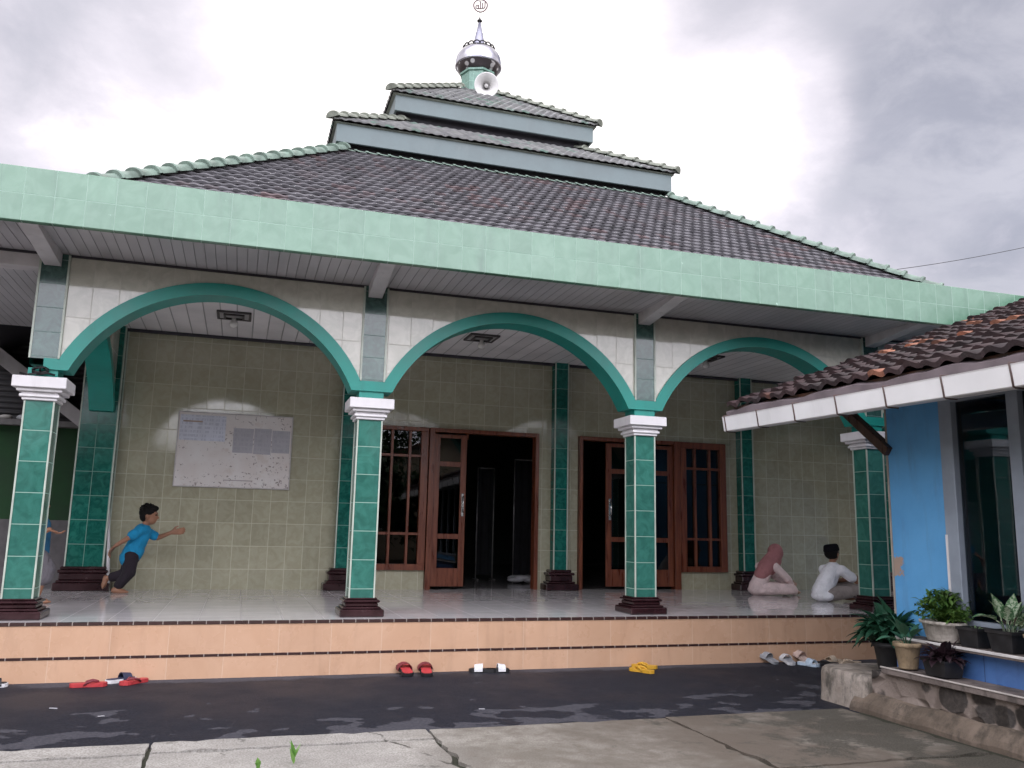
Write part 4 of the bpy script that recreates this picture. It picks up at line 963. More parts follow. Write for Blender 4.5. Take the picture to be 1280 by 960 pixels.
# ------------------------------------------------------------------ blue kiosk on the right
kiosk = thing('kiosk', 'small blue kiosk building with brown tiled roof and white gutter beside the mosque', 'kiosk', (7.5,-5.5,GZ))
K = lambda name, mb, mat, parent=None, **k: obj(name, mb, mat, parent or kiosk, **k)
M['bluewall'] = None
def blue_mat():
    m = NT('sky_blue_wall_paint'); p = m.pos(); f = m.noise(p,2.2,5)
    cc = m.mix(m.ramp(f,.3,.7), (.095,.32,.62), (.12,.38,.70))
    st = m.noise(m.scale(p,(3,3,.4)),2.6,6,.65); cc = m.mix(m.ramp(st,.5,.75,0,.5), cc, (.10,.22,.42)); cc = m.mix(m.ramp(m.noise(p,9,7,.7),.55,.75,0,.35), cc, (.16,.40,.70))
    sp = m.n('ShaderNodeSeparateXYZ'); m.link(p, sp.inputs[0])
    d = m.n('ShaderNodeVectorMath', operation='DISTANCE'); m.link(p, d.inputs[0]); d.inputs[1].default_value = (5.85,-3.02,.72)
    pe = m.ramp(m.math('SUBTRACT', m.math('MULTIPLY', m.noise(p,7,6,.75), .55), d.outputs['Value']), .195, .205); cc = m.mix(pe, cc, (.36,.27,.22))
    m.col(cc); m.rough(.55); m.bump(m.noise(p,26,4),.15,.008); return m.m
M['bluewall'] = blue_mat()
XW = 5.85
g = MB(); wall_grid(g, [-8.6,-8.3,-3.655,-3.0], [GZ,.235,2.23,2.32], lambda y,z: -8.3 < y < -3.655 and .235 < z < 2.23, XW, XW+.14, lambda u,w,z:(w,u,z))
wall_grid(g, [XW+.141,16.2], [GZ,2.32], lambda a,b: False, -3.0, -3.14, lambda u,w,z:(u,w,z)); wall_grid(g, [XW+.141,16.2], [GZ,2.32], lambda a,b: False, -8.6, -8.46, lambda u,w,z:(u,w,z))
K('wall', g, M['bluewall'])
g = MB(); g.box(XW-.004,XW+.05,-2.998,-2.975,GZ,2.3); K('corner_edge', g, plain('bare_plaster_edge', (.34,.30,.26), .8, world=True))
M['greyframe'] = plain('grey_blue_frame_paint', (.27,.31,.37), .5, var=.12, scale=3, world=True, dirt=(.15,.15,.16,.4))
fr = MB(); y = -3.66
fr.box(XW-.02,XW+.10,-3.80,-3.66,.24,2.225,.005); fr.box(XW-.02,XW+.10,-8.295,-8.2,.24,2.225,.005)
fr.box(XW-.018,XW+.098,-8.2,-3.80,2.14,2.225,.005); fr.box(XW-.03,XW+.10,-8.2,-3.80,.24,.30,.005)
for yy in (-4.42,-5.1,-5.9,-6.7,-7.5): fr.box(XW-.016,XW+.096,yy-.055,yy+.055,.30,2.14,.004)
wf = K('window_frame', fr, M['greyframe'])
fe = MB(); fe.box(XW-.026,XW-.0205,-3.685,-3.662,.30,1.0); K('paint_edge', fe, M['white'], wf)
edges = [-3.80,-4.365,-4.475,-5.045,-5.155,-5.845,-5.955,-6.645,-6.755,-7.445,-7.555,-8.2]
for a,b in zip(edges[0::2],edges[1::2]):
    g = MB(); g.box(XW+.04,XW+.046,b-.004,a+.004,.295,2.145); K('glass_pane', g, M['glass2'], wf)
# interior
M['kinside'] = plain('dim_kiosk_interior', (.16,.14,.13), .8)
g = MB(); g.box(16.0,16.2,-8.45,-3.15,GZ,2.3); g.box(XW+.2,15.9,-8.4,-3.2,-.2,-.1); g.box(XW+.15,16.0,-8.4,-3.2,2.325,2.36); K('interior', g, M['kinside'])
M['shelfwood'] = plain('brown_shelf_board', (.13,.075,.05), .6)
g = MB()
for z in (.25,.75,1.6): g.box(7.2,7.5,-8.2,-3.3,z,z+.03)
for yy in (-3.32,-5.0,-6.5,-8.2): g.box(7.2,7.5,yy,yy+.04,-.1,1.59)
K('shelf', g, M['shelfwood'])
# planter ledges, stone base, concrete apron
def stone_mat():
    m = NT('river_stone_in_mortar'); p = m.pos(); v = m.n('ShaderNodeTexVoronoi'); mp = m.scale(p,(1,1,1.35)); m.link(mp, v.inputs['Vector']); v.inputs['Scale'].default_value = 3.5
    e = m.n('ShaderNodeTexVoronoi', feature='DISTANCE_TO_EDGE'); m.link(mp, e.inputs['Vector']); e.inputs['Scale'].default_value = 3.5
    msk = m.ramp(m.math('ADD', v.outputs['Distance'], m.math('MULTIPLY', m.noise(p,9,4), .22)), .66,.60)
    sc = m.mix(v.outputs['Color'], (.022,.019,.018), (.06,.05,.045)); sc = m.mix(m.ramp(m.noise(p,30,4),.4,.7,0,.4), sc, (.11,.095,.08))
    m.col(m.mix(msk, m.mix(m.noise(p,12,5), (.17,.135,.115), (.28,.23,.20)), sc)); m.rough(.8); m.bump(m.math('ADD', m.ramp(e.outputs['Distance'],0,.3), m.math('MULTIPLY', m.noise(p,40,3), .2)),.9,.05); return m.m
M['stone'] = stone_mat()
def weath(name, c, c2, dk, sc=2.5):
    m = NT(name); p = m.pos(); cc = m.mix(m.ramp(m.noise(p,sc,7,.65,.3),.35,.68), c, c2); cc = m.mix(m.ramp(m.noise(m.scale(p,(1,1,.45)),sc*1.8,7,.7),.45,.66,0,.8), cc, dk)
    m.col(cc); m.rough(.85); m.bump(m.noise(p,35,5,.65),.5,.015); return m.m
M['apron'] = weath('brown_damp_concrete', (.115,.088,.066), (.20,.155,.122), (.04,.034,.026))
M['block'] = weath('mossy_concrete_block', (.20,.165,.135), (.36,.315,.275), (.04,.038,.03), 3.5)
M['ledge'] = weath('dark_ledge_tile', (.13,.105,.095), (.2,.165,.15), (.06,.05,.045))
g = MB(); g.box(5.44,5.86,-8.8,-3.12,GZ-.1,-.19); K('stone_base', g, M['stone'])
g = MB(); pr = [(5.315,GZ-.05),(5.315,-.515),(5.335,-.47),(5.40,-.40),(5.437,-.385),(5.437,GZ-.05)]
n = 26
for k in range(n):
    y0, y1 = -8.8+(5.83)*k/n, -8.8+5.83*(k+1)/n; j0 = .008*math.sin(k*2.1); j1 = .008*math.sin((k+1)*2.1)
    for a,b in zip(pr[:-1],pr[1:]): g.quad((a[0]+j0,y0,a[1]+j0),(b[0]+j0,y0,b[1]+j0),(b[0]+j1,y1,b[1]+j1),(a[0]+j1,y1,a[1]+j1))
g.quad(*[(x,-2.97,z) for x,z in pr][::-1]); K('apron', g, M['apron'])
g = MB(); g.box(5.385,5.70,-8.8,-3.30,-.189,-.142,.005); K('lower_ledge', g, M['ledge'])
g = MB(); g.box(5.378,5.392,-8.8,-3.30,-.1415,-.130,.002); K('ledge_edge', g, plain('pale_tile_edge', (.5,.46,.43), .5, world=True))
M['riser'] = tile('blue_riser_tile', (.075,.17,.42), .42, None, u0=.1, gw=.006, grout=(.02,.03,.07), c2=(.09,.2,.47), rough=.35, gro=.8, dirt=(.05,.08,.16,.5))
g = MB(); g.box(5.702,5.845,-8.8,-3.14,-.186,.075); K('riser', g, M['riser'])
g = MB(); g.box(5.58,5.848,-8.8,-3.28,.076,.112,.004); K('upper_shelf', g, M['ledge'])
g = MB(); g.box(5.572,5.586,-8.8,-3.28,.094,.116,.003); K('shelf_edge', g, plain('white_shelf_edge', (.6,.58,.57), .5, world=True))
# concrete block, rounded, at the corner of the base
g = MB(); rn = random.Random(4)
def rblock(x0,x1,y0,y1,z0,z1,r):
    t = MB(); nn = 10
    poly = []
    for (cx,cy,a0) in ((x1-.02,y1-.02,0),(x0+r,y1-r,90),(x0+.05,y0+.05,180),(x1-.02,y0+.02,270)):
        rad = r if a0 == 90 else (.05 if a0 == 180 else .02)
        for k in range(6): a = R(a0+90*k/5); poly.append((cx+rad*math.cos(a), cy+rad*math.sin(a)))
    m_ = len(poly); cxx = (x0+x1)/2; cyy = (y0+y1)/2
    for (z,s) in ((z0,1.03),(z0+.1,1.01),(z1-.06,1.0),(z1-.02,.985),(z1,.95)): t.v += [(cxx+(x-cxx)*s, cyy+(y-cyy)*s, z+rn.uniform(-.004,.004)) for x,y in poly]
    for i in range(4):
        for k in range(m_): t.f.append((i*m_+k,i*m_+(k+1)%m_,(i+1)*m_+(k+1)%m_,(i+1)*m_+k)); t.sm.add(len(t.f)-1)
    t.f.append(tuple(4*m_+k for k in range(m_))); return t
g.add(rblock(5.37,6.35,-3.115,-2.42,GZ-.05,-.245,.13))
tag(obj('concrete_block', g, M['block']), 'rounded mossy concrete block at the corner below the potted plants', 'concrete block')
# kiosk roof
XE, ZE, KT = 5.0, 2.245, .374
cs = 1/math.sqrt(1+KT*KT); g = MB(); yA, yB = -1.60, -9.2
roof_face(g, Vector((XE,yA,ZE)), Vector((0,-1,0)), Vector((cs,0,KT*cs)), Vector((-KT*cs,0,cs)), 6.42, lambda s:(0,yA-yB), .20, .225, .036, .045, n=8, jit=.013, rnd=random.Random(8), stag=True)
M['kroof'] = rooftile('old_red_clay_roof_tile', (.022,.013,.015), (.050,.026,.028), (.34,.14,.085), .13, rough=.7, moss=(.03,.028,.026,.55), grime=.6)
M['oldroof'] = plain('dull_brown_roof', (.05,.03,.03), .8, world=True)
kr = K('roof', g, M['kroof'])
g = MB(); zr = ZE+KT*6
g.quad((11,yA,zr),(11,yB,zr),(17,yB,ZE),(17,yA,ZE)); g.quad((11,yB,zr-.1),(11,yA,zr-.1),(17,yA,ZE-.1),(17,yB,ZE-.1)); g.quad((11,yA,zr-.1),(11,yA,zr),(17,yA,ZE),(17,yA,ZE-.1)); K('rear_slope', g, M['oldroof'], kr)
g = MB(); g.quad((6.0,-3.01,2.3),(16.1,-3.01,2.3),(11,-3.01,zr-.12)); K('gable', g, M['bluewall'], kr)
g = MB(); U = Vector((0,-1,0))
def slabz(mb, x0, x1, y0, y1, dz0, dz1):
    z = lambda x: ZE+KT*(x-XE)
    v = [(x0,y0,z(x0)+dz0),(x1,y0,z(x1)+dz0),(x1,y1,z(x1)+dz0),(x0,y1,z(x0)+dz0),(x0,y0,z(x0)+dz1),(x1,y0,z(x1)+dz1),(x1,y1,z(x1)+dz1),(x0,y1,z(x0)+dz1)]
    i = len(mb.v); mb.v += v
    for f in ((0,3,2,1),(4,5,6,7),(0,1,5,4),(1,2,6,5),(2,3,7,6),(3,0,4,7)): mb.f.append(tuple(i+k for k in f))
slabz(g, XE+.05, 11.0, yB, yA-.03, -.045, -.012); K('roof_deck', g, M['brownwood'], kr)
g = MB()
for yy in [-1.55-.62*k for k in range(13)]: slabz(g, XE+.06, 11.0, yy-.05, yy, -.13, -.047)
K('rafters', g, M['brownwood'], kr)
g = MB(); g.box(5.80,5.90,-8.6,-1.52,2.33,2.42); K('wall_plate', g, M['brownwood'], kr)
g = MB(); g.tube([(5.6,-3.02,1.72),(5.6,-3.0,1.74)],.001,4); 
t = MB(); t.obox((5.84,-2.66,2.06),(.09,.95,.09),0,R(38),0,.004); K('eave_bracket', t, M['brownwood'])
M['flash'] = plain('lead_grey_flashing', (.16,.13,.14), .55, var=.25, scale=3, world=True)
g = MB(); nn = 48
for k in range(nn):
    y0, y1 = yA+.02-(yA-yB)*k/nn, yA+.02-(yA-yB)*(k+1)/nn; z = lambda q: 2.19+.012*math.sin(q*5.1)+.010*math.sin(q*11.7)
    g.quad((4.985,y0,z(y0)-.05),(4.985,y1,z(y1)-.05),(4.975,y1,z(y1)+.02),(4.975,y0,z(y0)+.02)); g.quad((4.975,y0,z(y0)+.02),(4.975,y1,z(y1)+.02),(5.06,y1,z(y1)+.055),(5.06,y0,z(y0)+.055))
K('flashing', g, M['flash'], kr)
M['gutter'] = plain('white_gutter_plastic', (.80,.80,.81), .35, var=.06, scale=2, world=True, dirt=(.42,.42,.42,.35))
pr = [(5.03,2.13),(5.03,1.985),(5.02,1.978),(4.925,1.978),(4.915,1.985),(4.905,2.055),(4.895,2.125),(4.89,2.135),(4.905,2.138),(4.915,2.06),(4.93,1.995),(5.015,1.995),(5.018,2.13)]
g = MB()
for a,b in zip(pr, pr[1:]+pr[:1]): g.quad((a[0],yA-.03,a[1]),(b[0],yA-.03,b[1]),(b[0],yB,b[1]),(a[0],yB,a[1]))
g.quad(*[(x,yA-.031,z) for x,z in pr[:8]]); gu = K('gutter', g, M['gutter'])
M['rust'] = plain('rusty_bracket', (.09,.055,.05), .6, var=.3)
for yy in [-1.68-.60*k for k in range(12)]:
    g = MB(); g.tube([(5.0,yy,2.15),(4.886,yy,2.143),(4.902,yy,2.055),(4.912,yy,1.98),(4.93,yy,1.974),(5.03,yy,1.974)], .0075, 6); K('gutter_bracket', g, M['rust'], gu)

# the whole eave runs slightly downhill towards the yard
seen = set()
for o in [kr, gu]+list(kr.children)+list(gu.children):
    if o.data.name in seen: continue
    seen.add(o.data.name)
    for v in o.data.vertices: v.co.z += .021*(v.co.y-5.5+5.3)
# ------------------------------------------------------------------ potted plants
def leaf_mat(name, c, c2, rough=.45, var=None):
    m = NT(name); oi = m.n('ShaderNodeUVMap').outputs[0]; sp = m.n('ShaderNodeSeparateXYZ'); m.link(oi, sp.inputs[0])
    cc = m.mix(sp.outputs[0], c, c2)
    if var: cc = m.mix(m.ramp(m.math('ADD', m.noise(m.objc(),55,3,.6), m.math('MULTIPLY', m.ramp(m.math('ABSOLUTE', m.math('SUBTRACT', sp.outputs[1], .5)),0,.5,.08,-.08), 1.0)), .48,.55), cc, var)
    m.col(cc); m.rough(rough); tr = m.n('ShaderNodeBsdfTranslucent'); m.link(cc, tr.inputs[0]); mx = m.n('ShaderNodeMixShader'); mx.inputs[0].default_value = .22
    m.link(m.b.outputs[0], mx.inputs[1]); m.link(tr.outputs[0], mx.inputs[2]); m.link(mx.outputs[0], m.out.inputs['Surface']); return m.m
def blade(mb, p, d, L, Wd, droop, rnd, shape=.45, segs=5):
    """a curved, folded leaf from p along d that droops towards its tip"""
    p = Vector(p); d = Vector(d).normalized(); s = d.cross(Vector((0,0,1)))
    s = s.normalized() if s.length > .05 else Vector((1,0,0)); tone = rnd.random(); rows = []
    q = p.copy(); dd = d.copy()
    for k in range(segs+1):
        t = k/segs; w = Wd*math.sin(math.pi*min(1,t**(.6 if shape < .5 else 1.0)*.97+.03))*.5; w = max(w, .001)
        nrm = s.cross(dd).normalized(); rows.append((q-s*w+nrm*w*.35, q.copy(), q+s*w+nrm*w*.35))
        dd = (dd+Vector((0,0,-droop/segs))).normalized(); q = q+dd*L/segs
    for k in range(segs):
        a,b = rows[k], rows[k+1]
        mb.quad(a[0],a[1],b[1],b[0], uv=[(tone,0),(tone,.5),(tone,.5),(tone,0)], smooth=True); mb.quad(a[1],a[2],b[2],b[1], uv=[(tone,.5),(tone,1),(tone,1),(tone,.5)], smooth=True)
def pot_round(g, r0_, r1_, h, sx=1.0, sy=1.0, rim=.012):
    q = MB(); q.lathe([(r0_*.96,0),(r0_,.01),(r1_*.96,h*.82),(r1_*1.0,h*.83),(r1_+rim,h*.85),(r1_+rim,h),(r1_-.01,h),(r1_*.9,h*.88),(.001,h*.88)],(0,0,0),28); g.add(q, Matrix.Diagonal((sx,sy,1,1)))
def pot_square(g, w0, d0, w1, d1, h):
    def ring(w,d,z): return [(-w/2,-d/2,z),(w/2,-d/2,z),(w/2,d/2,z),(-w/2,d/2,z)]
    rs = [ring(w0,d0,0),ring(w1,d1,h*.85),ring(w1+.02,d1+.02,h*.86),ring(w1+.02,d1+.02,h),ring(w1-.015,d1-.015,h),ring(w1-.03,d1-.03,h*.85)]
    i = len(g.v)
    for r_ in rs: g.v += r_
    for k in range(5):
        for j in range(4): g.f.append((i+4*k+j,i+4*k+(j+1)%4,i+4*k+4+(j+1)%4,i+4*k+4+j))
    g.f.append((i+3,i+2,i+1,i)); g.f.append((i+20,i+21,i+22,i+23))
M['blackpot'] = plain('black_plastic_pot', (.018,.018,.020), .5, var=.3, scale=10); M['tanpot'] = weath('tan_clay_pot', (.30,.22,.13), (.38,.29,.19), (.16,.12,.08), 6)
M['creampot'] = weath('cream_cement_pot', (.46,.42,.37), (.58,.54,.49), (.24,.21,.18), 5); M['soilpot'] = plain('dark_potting_soil', (.02,.015,.011), .95, var=.4, bump=1)
L_dark = leaf_mat('dark_green_leaf', (.012,.055,.030), (.035,.12,.065)); L_mid = leaf_mat('blue_green_leaf', (.035,.12,.07), (.07,.19,.11)); L_bri = leaf_mat('bright_green_leaf', (.035,.10,.02), (.13,.23,.045))
L_pur = leaf_mat('purple_leaf', (.018,.012,.016), (.042,.020,.028)); L_var = leaf_mat('variegated_leaf', (.05,.15,.06), (.09,.2,.09), .45, (.42,.50,.36)); L_pale = leaf_mat('pale_green_leaf', (.10,.18,.08), (.2,.3,.15))
def plant(label, loc, rz, potfn, potmat, soil, leafmat, leaves, saucer=None):
    t = thing('potted_plant', label, 'potted plant', loc, rz, 'potted plants on the ledges of the blue kiosk')
    g = MB(); potfn(g); obj('pot', g, potmat, t, local=True)
    g = MB(); g.lathe([(soil[0],soil[1]-.02),(soil[0],soil[1]),(.001,soil[1]+.012)],(0,0,0),16); obj('soil', g, M['soilpot'], t, local=True)
    if leaves:
        g = MB(); leaves(g); obj('foliage', g, leafmat, t, local=True)
    return t
def rosette(n, h, L, Wd, droop, spread, seed, up=(.2,1.2), r=.05, shape=.4):
    def f(g):
        rn = random.Random(seed)
        for k in range(n):
            a = rn.uniform(0,2*math.pi); e = rn.uniform(*up); zz = h+rn.uniform(0,spread); b = Vector((math.cos(a)*r*rn.random(), math.sin(a)*r*rn.random(), zz))
            d = Vector((math.cos(a)*math.cos(e), math.sin(a)*math.cos(e), math.sin(e))); l = L*rn.uniform(.65,1.15)
            st = b+d*l*.35; g.tube([b*1.0+Vector((0,0,-zz+h-.02)), b.lerp(st,.6), st], .0035, 4); g.uv[len(g.f)-1] = None
            g.uv.pop(len(g.f)-1, None)
            blade(g, st, d, l*.8, Wd*rn.uniform(.7,1.2), droop*rn.uniform(.6,1.4), rn, shape)
    return f
def bush(n, h, rad, L, Wd, seed, cz=0.0, sq=(1,1,1)):
    def f(g):
        rn = random.Random(seed)
        for k in range(n//6):
            a = rn.uniform(0,6.28); e = rn.uniform(.05,1.5); tip = Vector((math.cos(a)*math.cos(e)*rad*sq[0], math.sin(a)*math.cos(e)*rad*sq[1], h+cz+math.sin(e)*rad*sq[2]))*1.0
            g.tube([(0,0,h-.02),(tip.x*.4,tip.y*.4,h+(tip.z-h)*.55),tuple(tip)], .003, 4)
            for j in range(6):
                p = Vector((tip.x*.4,tip.y*.4,h+(tip.z-h)*.55)).lerp(tip, rn.uniform(.1,1.0)); aa = rn.uniform(0,6.28); ee = rn.uniform(-.2,1.0)
                blade(g, p, (math.cos(aa)*math.cos(ee),math.sin(aa)*math.cos(ee),math.sin(ee)), L*rn.uniform(.6,1.2), Wd*rn.uniform(.7,1.2), rn.uniform(.3,1.0), rn, .4, 3)
    return f
plant('large black pot of dense dark green leaves standing on the concrete block', (5.78,-2.98,-.245), 0, lambda g: pot_round(g,.11,.15,.27), M['blackpot'], (.135,.235), L_dark, rosette(170,.23,.27,.105,1.0,.15,21,(-.05,1.35),.12))
plant('second clump of dark green leaves against the blue pillar, behind the tan clay pot', (5.98,-3.28+.42,-.245), 0, lambda g: pot_round(g,.10,.13,.26), M['blackpot'], (.115,.225), L_dark, rosette(85,.25,.25,.095,.8,.18,25,(.1,1.35),.09))
plant('tan clay pot with a few long blue green leaves on the lower ledge', (5.53,-3.47,-.130), 0, lambda g: pot_round(g,.078,.105,.215), M['tanpot'], (.09,.185), L_mid, rosette(11,.19,.25,.075,.7,.02,33,(.35,1.3),.03))
plant('dark pot of purple leaves on the lower ledge right of the tan pot', (5.53,-3.86,-.130), 0, lambda g: pot_square(g,.17,.2,.2,.24,.13), M['blackpot'], (.09,.112), L_pur, rosette(80,.11,.14,.055,.9,.05,41,(.0,1.3),.09))
plant('oval cream cement pot of bright green bushy leaves on the upper shelf', (5.72,-3.68,.117), 0, lambda g: (pot_round(g,.11,.145,.165,.85,1.45)), M['creampot'], (.12,.15), L_bri, bush(600,.15,.21,.072,.036,52,.02,(.9,1.25,1.2)))
plant('empty black square pot with a pale saucer between the cream pot and the variegated plant', (5.715,-4.03,.117), 0, lambda g: pot_square(g,.15,.17,.18,.2,.15), M['blackpot'], (.08,.128), L_pale, rosette(7,.125,.07,.02,.8,.0,61,(.3,1.2),.05))
plant('black square pot with white variegated leaves at the right end of the upper shelf', (5.715,-4.34,.117), 0, lambda g: pot_square(g,.15,.19,.19,.23,.16), M['blackpot'], (.09,.14), L_var, rosette(15,.14,.29,.105,.7,.05,76,(.45,1.35),.05))
plant('pot with pale green grassy leaves at the right edge of the photo', (5.70,-4.66,.117), 0, lambda g: pot_round(g,.09,.12,.16), M['tanpot'], (.10,.138), L_pale, bush(160,.14,.15,.09,.022,83,.0,(.9,.9,1.2)))
# two sprouts growing from the pavement crack
for (x,y,h,sd,lab) in ((.44,-3.80,.135,5,'taller bright green sprout growing from the crack in the pale pavement'),(.22,-3.93,.08,9,'smaller bright green sprout left of the taller one at the bottom edge')):
    g = MB(); rn = random.Random(sd)
    for k in range(5): a = rn.uniform(0,6.28); blade(g, (0,0,h*.1*k), (math.cos(a)*.35,math.sin(a)*.35,1), h*rn.uniform(.6,.95), .035, .25, rn, .4)
    o = obj('weed_sprout', g, leaf_mat('fresh_sprout_leaf', (.12,.30,.05), (.22,.42,.10))); o.location = (x,y,GZ+.022); tag(o, lab, 'weed', 'sprouts in the pavement crack')

# ------------------------------------------------------------------ neighbour house seen past the left end of the porch
nh = thing('neighbour_house', 'green painted neighbouring house with dark shutters seen at the left edge past the column', 'house', (-7.5,7.6,GZ))
H = lambda n_, mb, mat, parent=None: obj(n_, mb, mat, parent or nh)
g = MB(); g.box(-13,-2.45,7.4,11,.98,2.62); H('wall', g, plain('strong_green_wall_paint', (.009,.055,.014), .7, world=True, scale=1.5, var=.25))
g = MB(); g.box(-13,-2.45,7.38,11,GZ,.98); H('lower_wall', g, plain('grey_cement_dado', (.14,.13,.135), .8, world=True))
g = MB(); g.box(-13,-2.45,7.2,7.6,2.62,2.72); H('ledge', g, plain('grey_ledge', (.2,.19,.19), .8))
def shutter_mat():
    m = NT('dark_corrugated_shutter'); p = m.pos(); sp = m.n('ShaderNodeSeparateXYZ'); m.link(p, sp.inputs[0]); w = m.math('SINE', m.math('MULTIPLY', sp.outputs[2], 62.0))
    m.col(m.mix(m.ramp(w,-1,1), (.028,.027,.03), (.055,.052,.055))); m.rough(.6); m.bump(w,.8,.02); return m.m
g = MB(); g.box(-13,-2.45,7.5,11,2.72,4.4); H('shutter', g, shutter_mat())
g = MB()
for sgn, x0, x1 in ((1,-9.0,-2.2),(-1,-9.0,-15.0)):
    z0, z1 = 7.6, 7.6-.76*abs(x1-x0)
    g.quad((x0,6.9,z0),(x1,6.9,z1),(x1,11.5,z1),(x0,11.5,z0)) if sgn < 0 else g.quad((x1,6.9,z1),(x0,6.9,z0),(x0,11.5,z0),(x1,11.5,z1))
    g.quad((x0,6.9,z0-.12),(x1,6.9,z1-.12),(x1,11.5,z1-.12),(x0,11.5,z0-.12))
H('roof', g, plain('brown_roof_sheet', (.12,.08,.07), .8))
g = MB(); x0,x1 = -9.0,-2.2; z0,z1 = 7.58,7.6-.76*6.8
g.quad((x0,6.86,z0-.28),(x1,6.86,z1-.28),(x1,6.86,z1),(x0,6.86,z0)); g.quad((x0,6.90,z0),(x1,6.90,z1),(x1,6.90,z1-.28),(x0,6.90,z0-.28)); g.quad((x0,6.86,z0),(x1,6.86,z1),(x1,6.90,z1),(x0,6.90,z0)); g.quad((x0,6.86,z0-.28),(x0,6.90,z0-.28),(x1,6.90,z1-.28),(x1,6.86,z1-.28))
H('barge_board', g, M['beam'])
for (x,w,z,c) in ((-3.75,.22,.06,(.5,.5,.52)),(-4.05,.18,.05,(.4,.38,.36)),(-3.45,.2,.05,(.45,.45,.42))):
    g = MB(); g.ellips((0,0,z*.6),(w*.6,.08,z),12); g.ellips((w*.3,.02,z),(w*.3,.06,z*.6),10); o = obj('paper_bundle', g, plain('grey_bundle', c, .8)); o.location = (x,7.3,2.722)
    tag(o, {-3.75:'middle pale bundle on the ledge of the green house',-4.05:'leftmost pale bundle on the ledge of the green house',-3.45:'rightmost pale bundle on the ledge of the green house'}[x], 'bundle', 'bundles on the green house ledge')

# overhead cable
g = MB(); a = Vector((9.0,10.2,7.3)); b = Vector((27.0,10.0,11.3))
g.tube([a.lerp(b,k/24)-Vector((0,0,.5*math.sin(math.pi*k/24))) for k in range(25)], .009, 5)
tag(obj('overhead_cable', g, M['black']), 'thin black overhead cable crossing the grey sky at right', 'cable')

# ------------------------------------------------------------------ across the yard, behind the camera: what the glass and glazed tiles mirror
oh = thing('opposite_house', 'cream gabled house with brown roof across the yard facing the mosque', 'house', (10.0,-25,GZ))
M['cream'] = plain('cream_house_paint', (.55,.46,.36), .8, world=True, scale=1.2); M['oroof'] = plain('brown_house_roof', (.12,.07,.055), .8, world=True)
HX = 10.0; HY = -25.0; g = MB(); z = GZ
g.quad((HX-5,HY,z),(HX+5,HY,z),(HX+5,HY,3.6),(HX,HY,5.9),(HX-5,HY,3.6)); g.quad((HX+5,HY-8,z),(HX-5,HY-8,z),(HX-5,HY-8,3.6),(HX,HY-8,5.9),(HX+5,HY-8,3.6)); g.quad((HX+5,HY,z),(HX+5,HY-8,z),(HX+5,HY-8,3.6),(HX+5,HY,3.6)); g.quad((HX-5,HY-8,z),(HX-5,HY,z),(HX-5,HY,3.6),(HX-5,HY-8,3.6)); obj('wall', g, M['cream'], oh)
g = MB()
for sx in (-1,1):
    x0 = HX; x1 = HX+sx*5.8; z1 = 6.02-5.8*.46
    for dz in (0,-.12): g.quad((x0,HY+.7,6.02+dz),(x1,HY+.7,z1+dz),(x1,HY-8.6,z1+dz),(x0,HY-8.6,6.02+dz))
    g.quad((x0,HY+.7,5.90),(x1,HY+.7,z1-.12),(x1,HY+.7,z1),(x0,HY+.7,6.02))
obj('roof', g, M['oroof'], oh)
for x in (HX-3.8,HX+2.2):
    g = MB(); g.box(x,x+1.6,HY-.02,HY+.06,.9,2.4,.01); wf_ = obj('window', g, M['white'], oh)
    g = MB(); g.box(x+.1,x+1.5,HY+.065,HY+.07,1.0,2.3); obj('pane', g, M['glass'], wf_)
g = MB(); g.box(HX-.6,HX+.6,HY-.02,HY+.05,z,2.0,.01); obj('door', g, M['brownwood'], oh)
M['backdropwall'] = weath('dark_backdrop_surface', (.05,.05,.042), (.09,.085,.07), (.02,.024,.016), 1.0)  # unseen backdrop walls, added to block low sky light mirrored in the tiles
for (x0,x1,lab) in ((-22,4.6,'unseen dark backdrop wall added to block low light, left of the cream house'),(15.4,48,'unseen dark backdrop wall added to block low light, right of the cream house')):
    g = MB(); g.box(x0,x1,-26.3,-26,GZ-.1,4.6); g.box(x0,x1,-26.36,-25.94,4.6,4.72); tag(obj('backdrop_wall', g, M['backdropwall']), lab, 'wall')
L_tree = leaf_mat('tree_leaf', (.02,.06,.015), (.05,.11,.03)); M['bark'] = plain('brown_bark', (.08,.055,.04), .9, var=.3, bump=.6)
def tree(x, y, h, rad, seed, label):
    t = thing('broadleaf_tree', label, 'tree', (x,y,GZ), 0, 'trees across the yard'); rn = random.Random(seed)
    g = MB(); g.tube([(0,0,0),(.1,.05,h*.3),(.05,.1,h*.6)], [.22,.17,.1], 8)
    tips = []
    for k in range(13):
        a = rn.uniform(0,6.28); e = rn.uniform(-.35,1.3); tp = Vector((math.cos(a)*math.cos(e)*rad*.7, math.sin(a)*math.cos(e)*rad*.7, h*.62+math.sin(e)*rad*.8)); tips.append(tp); g.tube([(.05,.08,h*.45),tuple(tp*.6+Vector((0,0,h*.2))),tuple(tp)], [.09,.06,.02], 6)
    obj('trunk', g, M['bark'], t, local=True)
    g = MB()
    for tp in tips:
        for j in range(190):
            d = Vector((rn.gauss(0,1),rn.gauss(0,1),rn.gauss(0,.8)))*rad*.26; a = rn.uniform(0,6.28)
            blade(g, tp+d, (math.cos(a),math.sin(a),rn.uniform(-.6,.4)), rn.uniform(.35,.6), .28, .5, rn, .4, 2)
    obj('crown', g, L_tree, t, local=True)
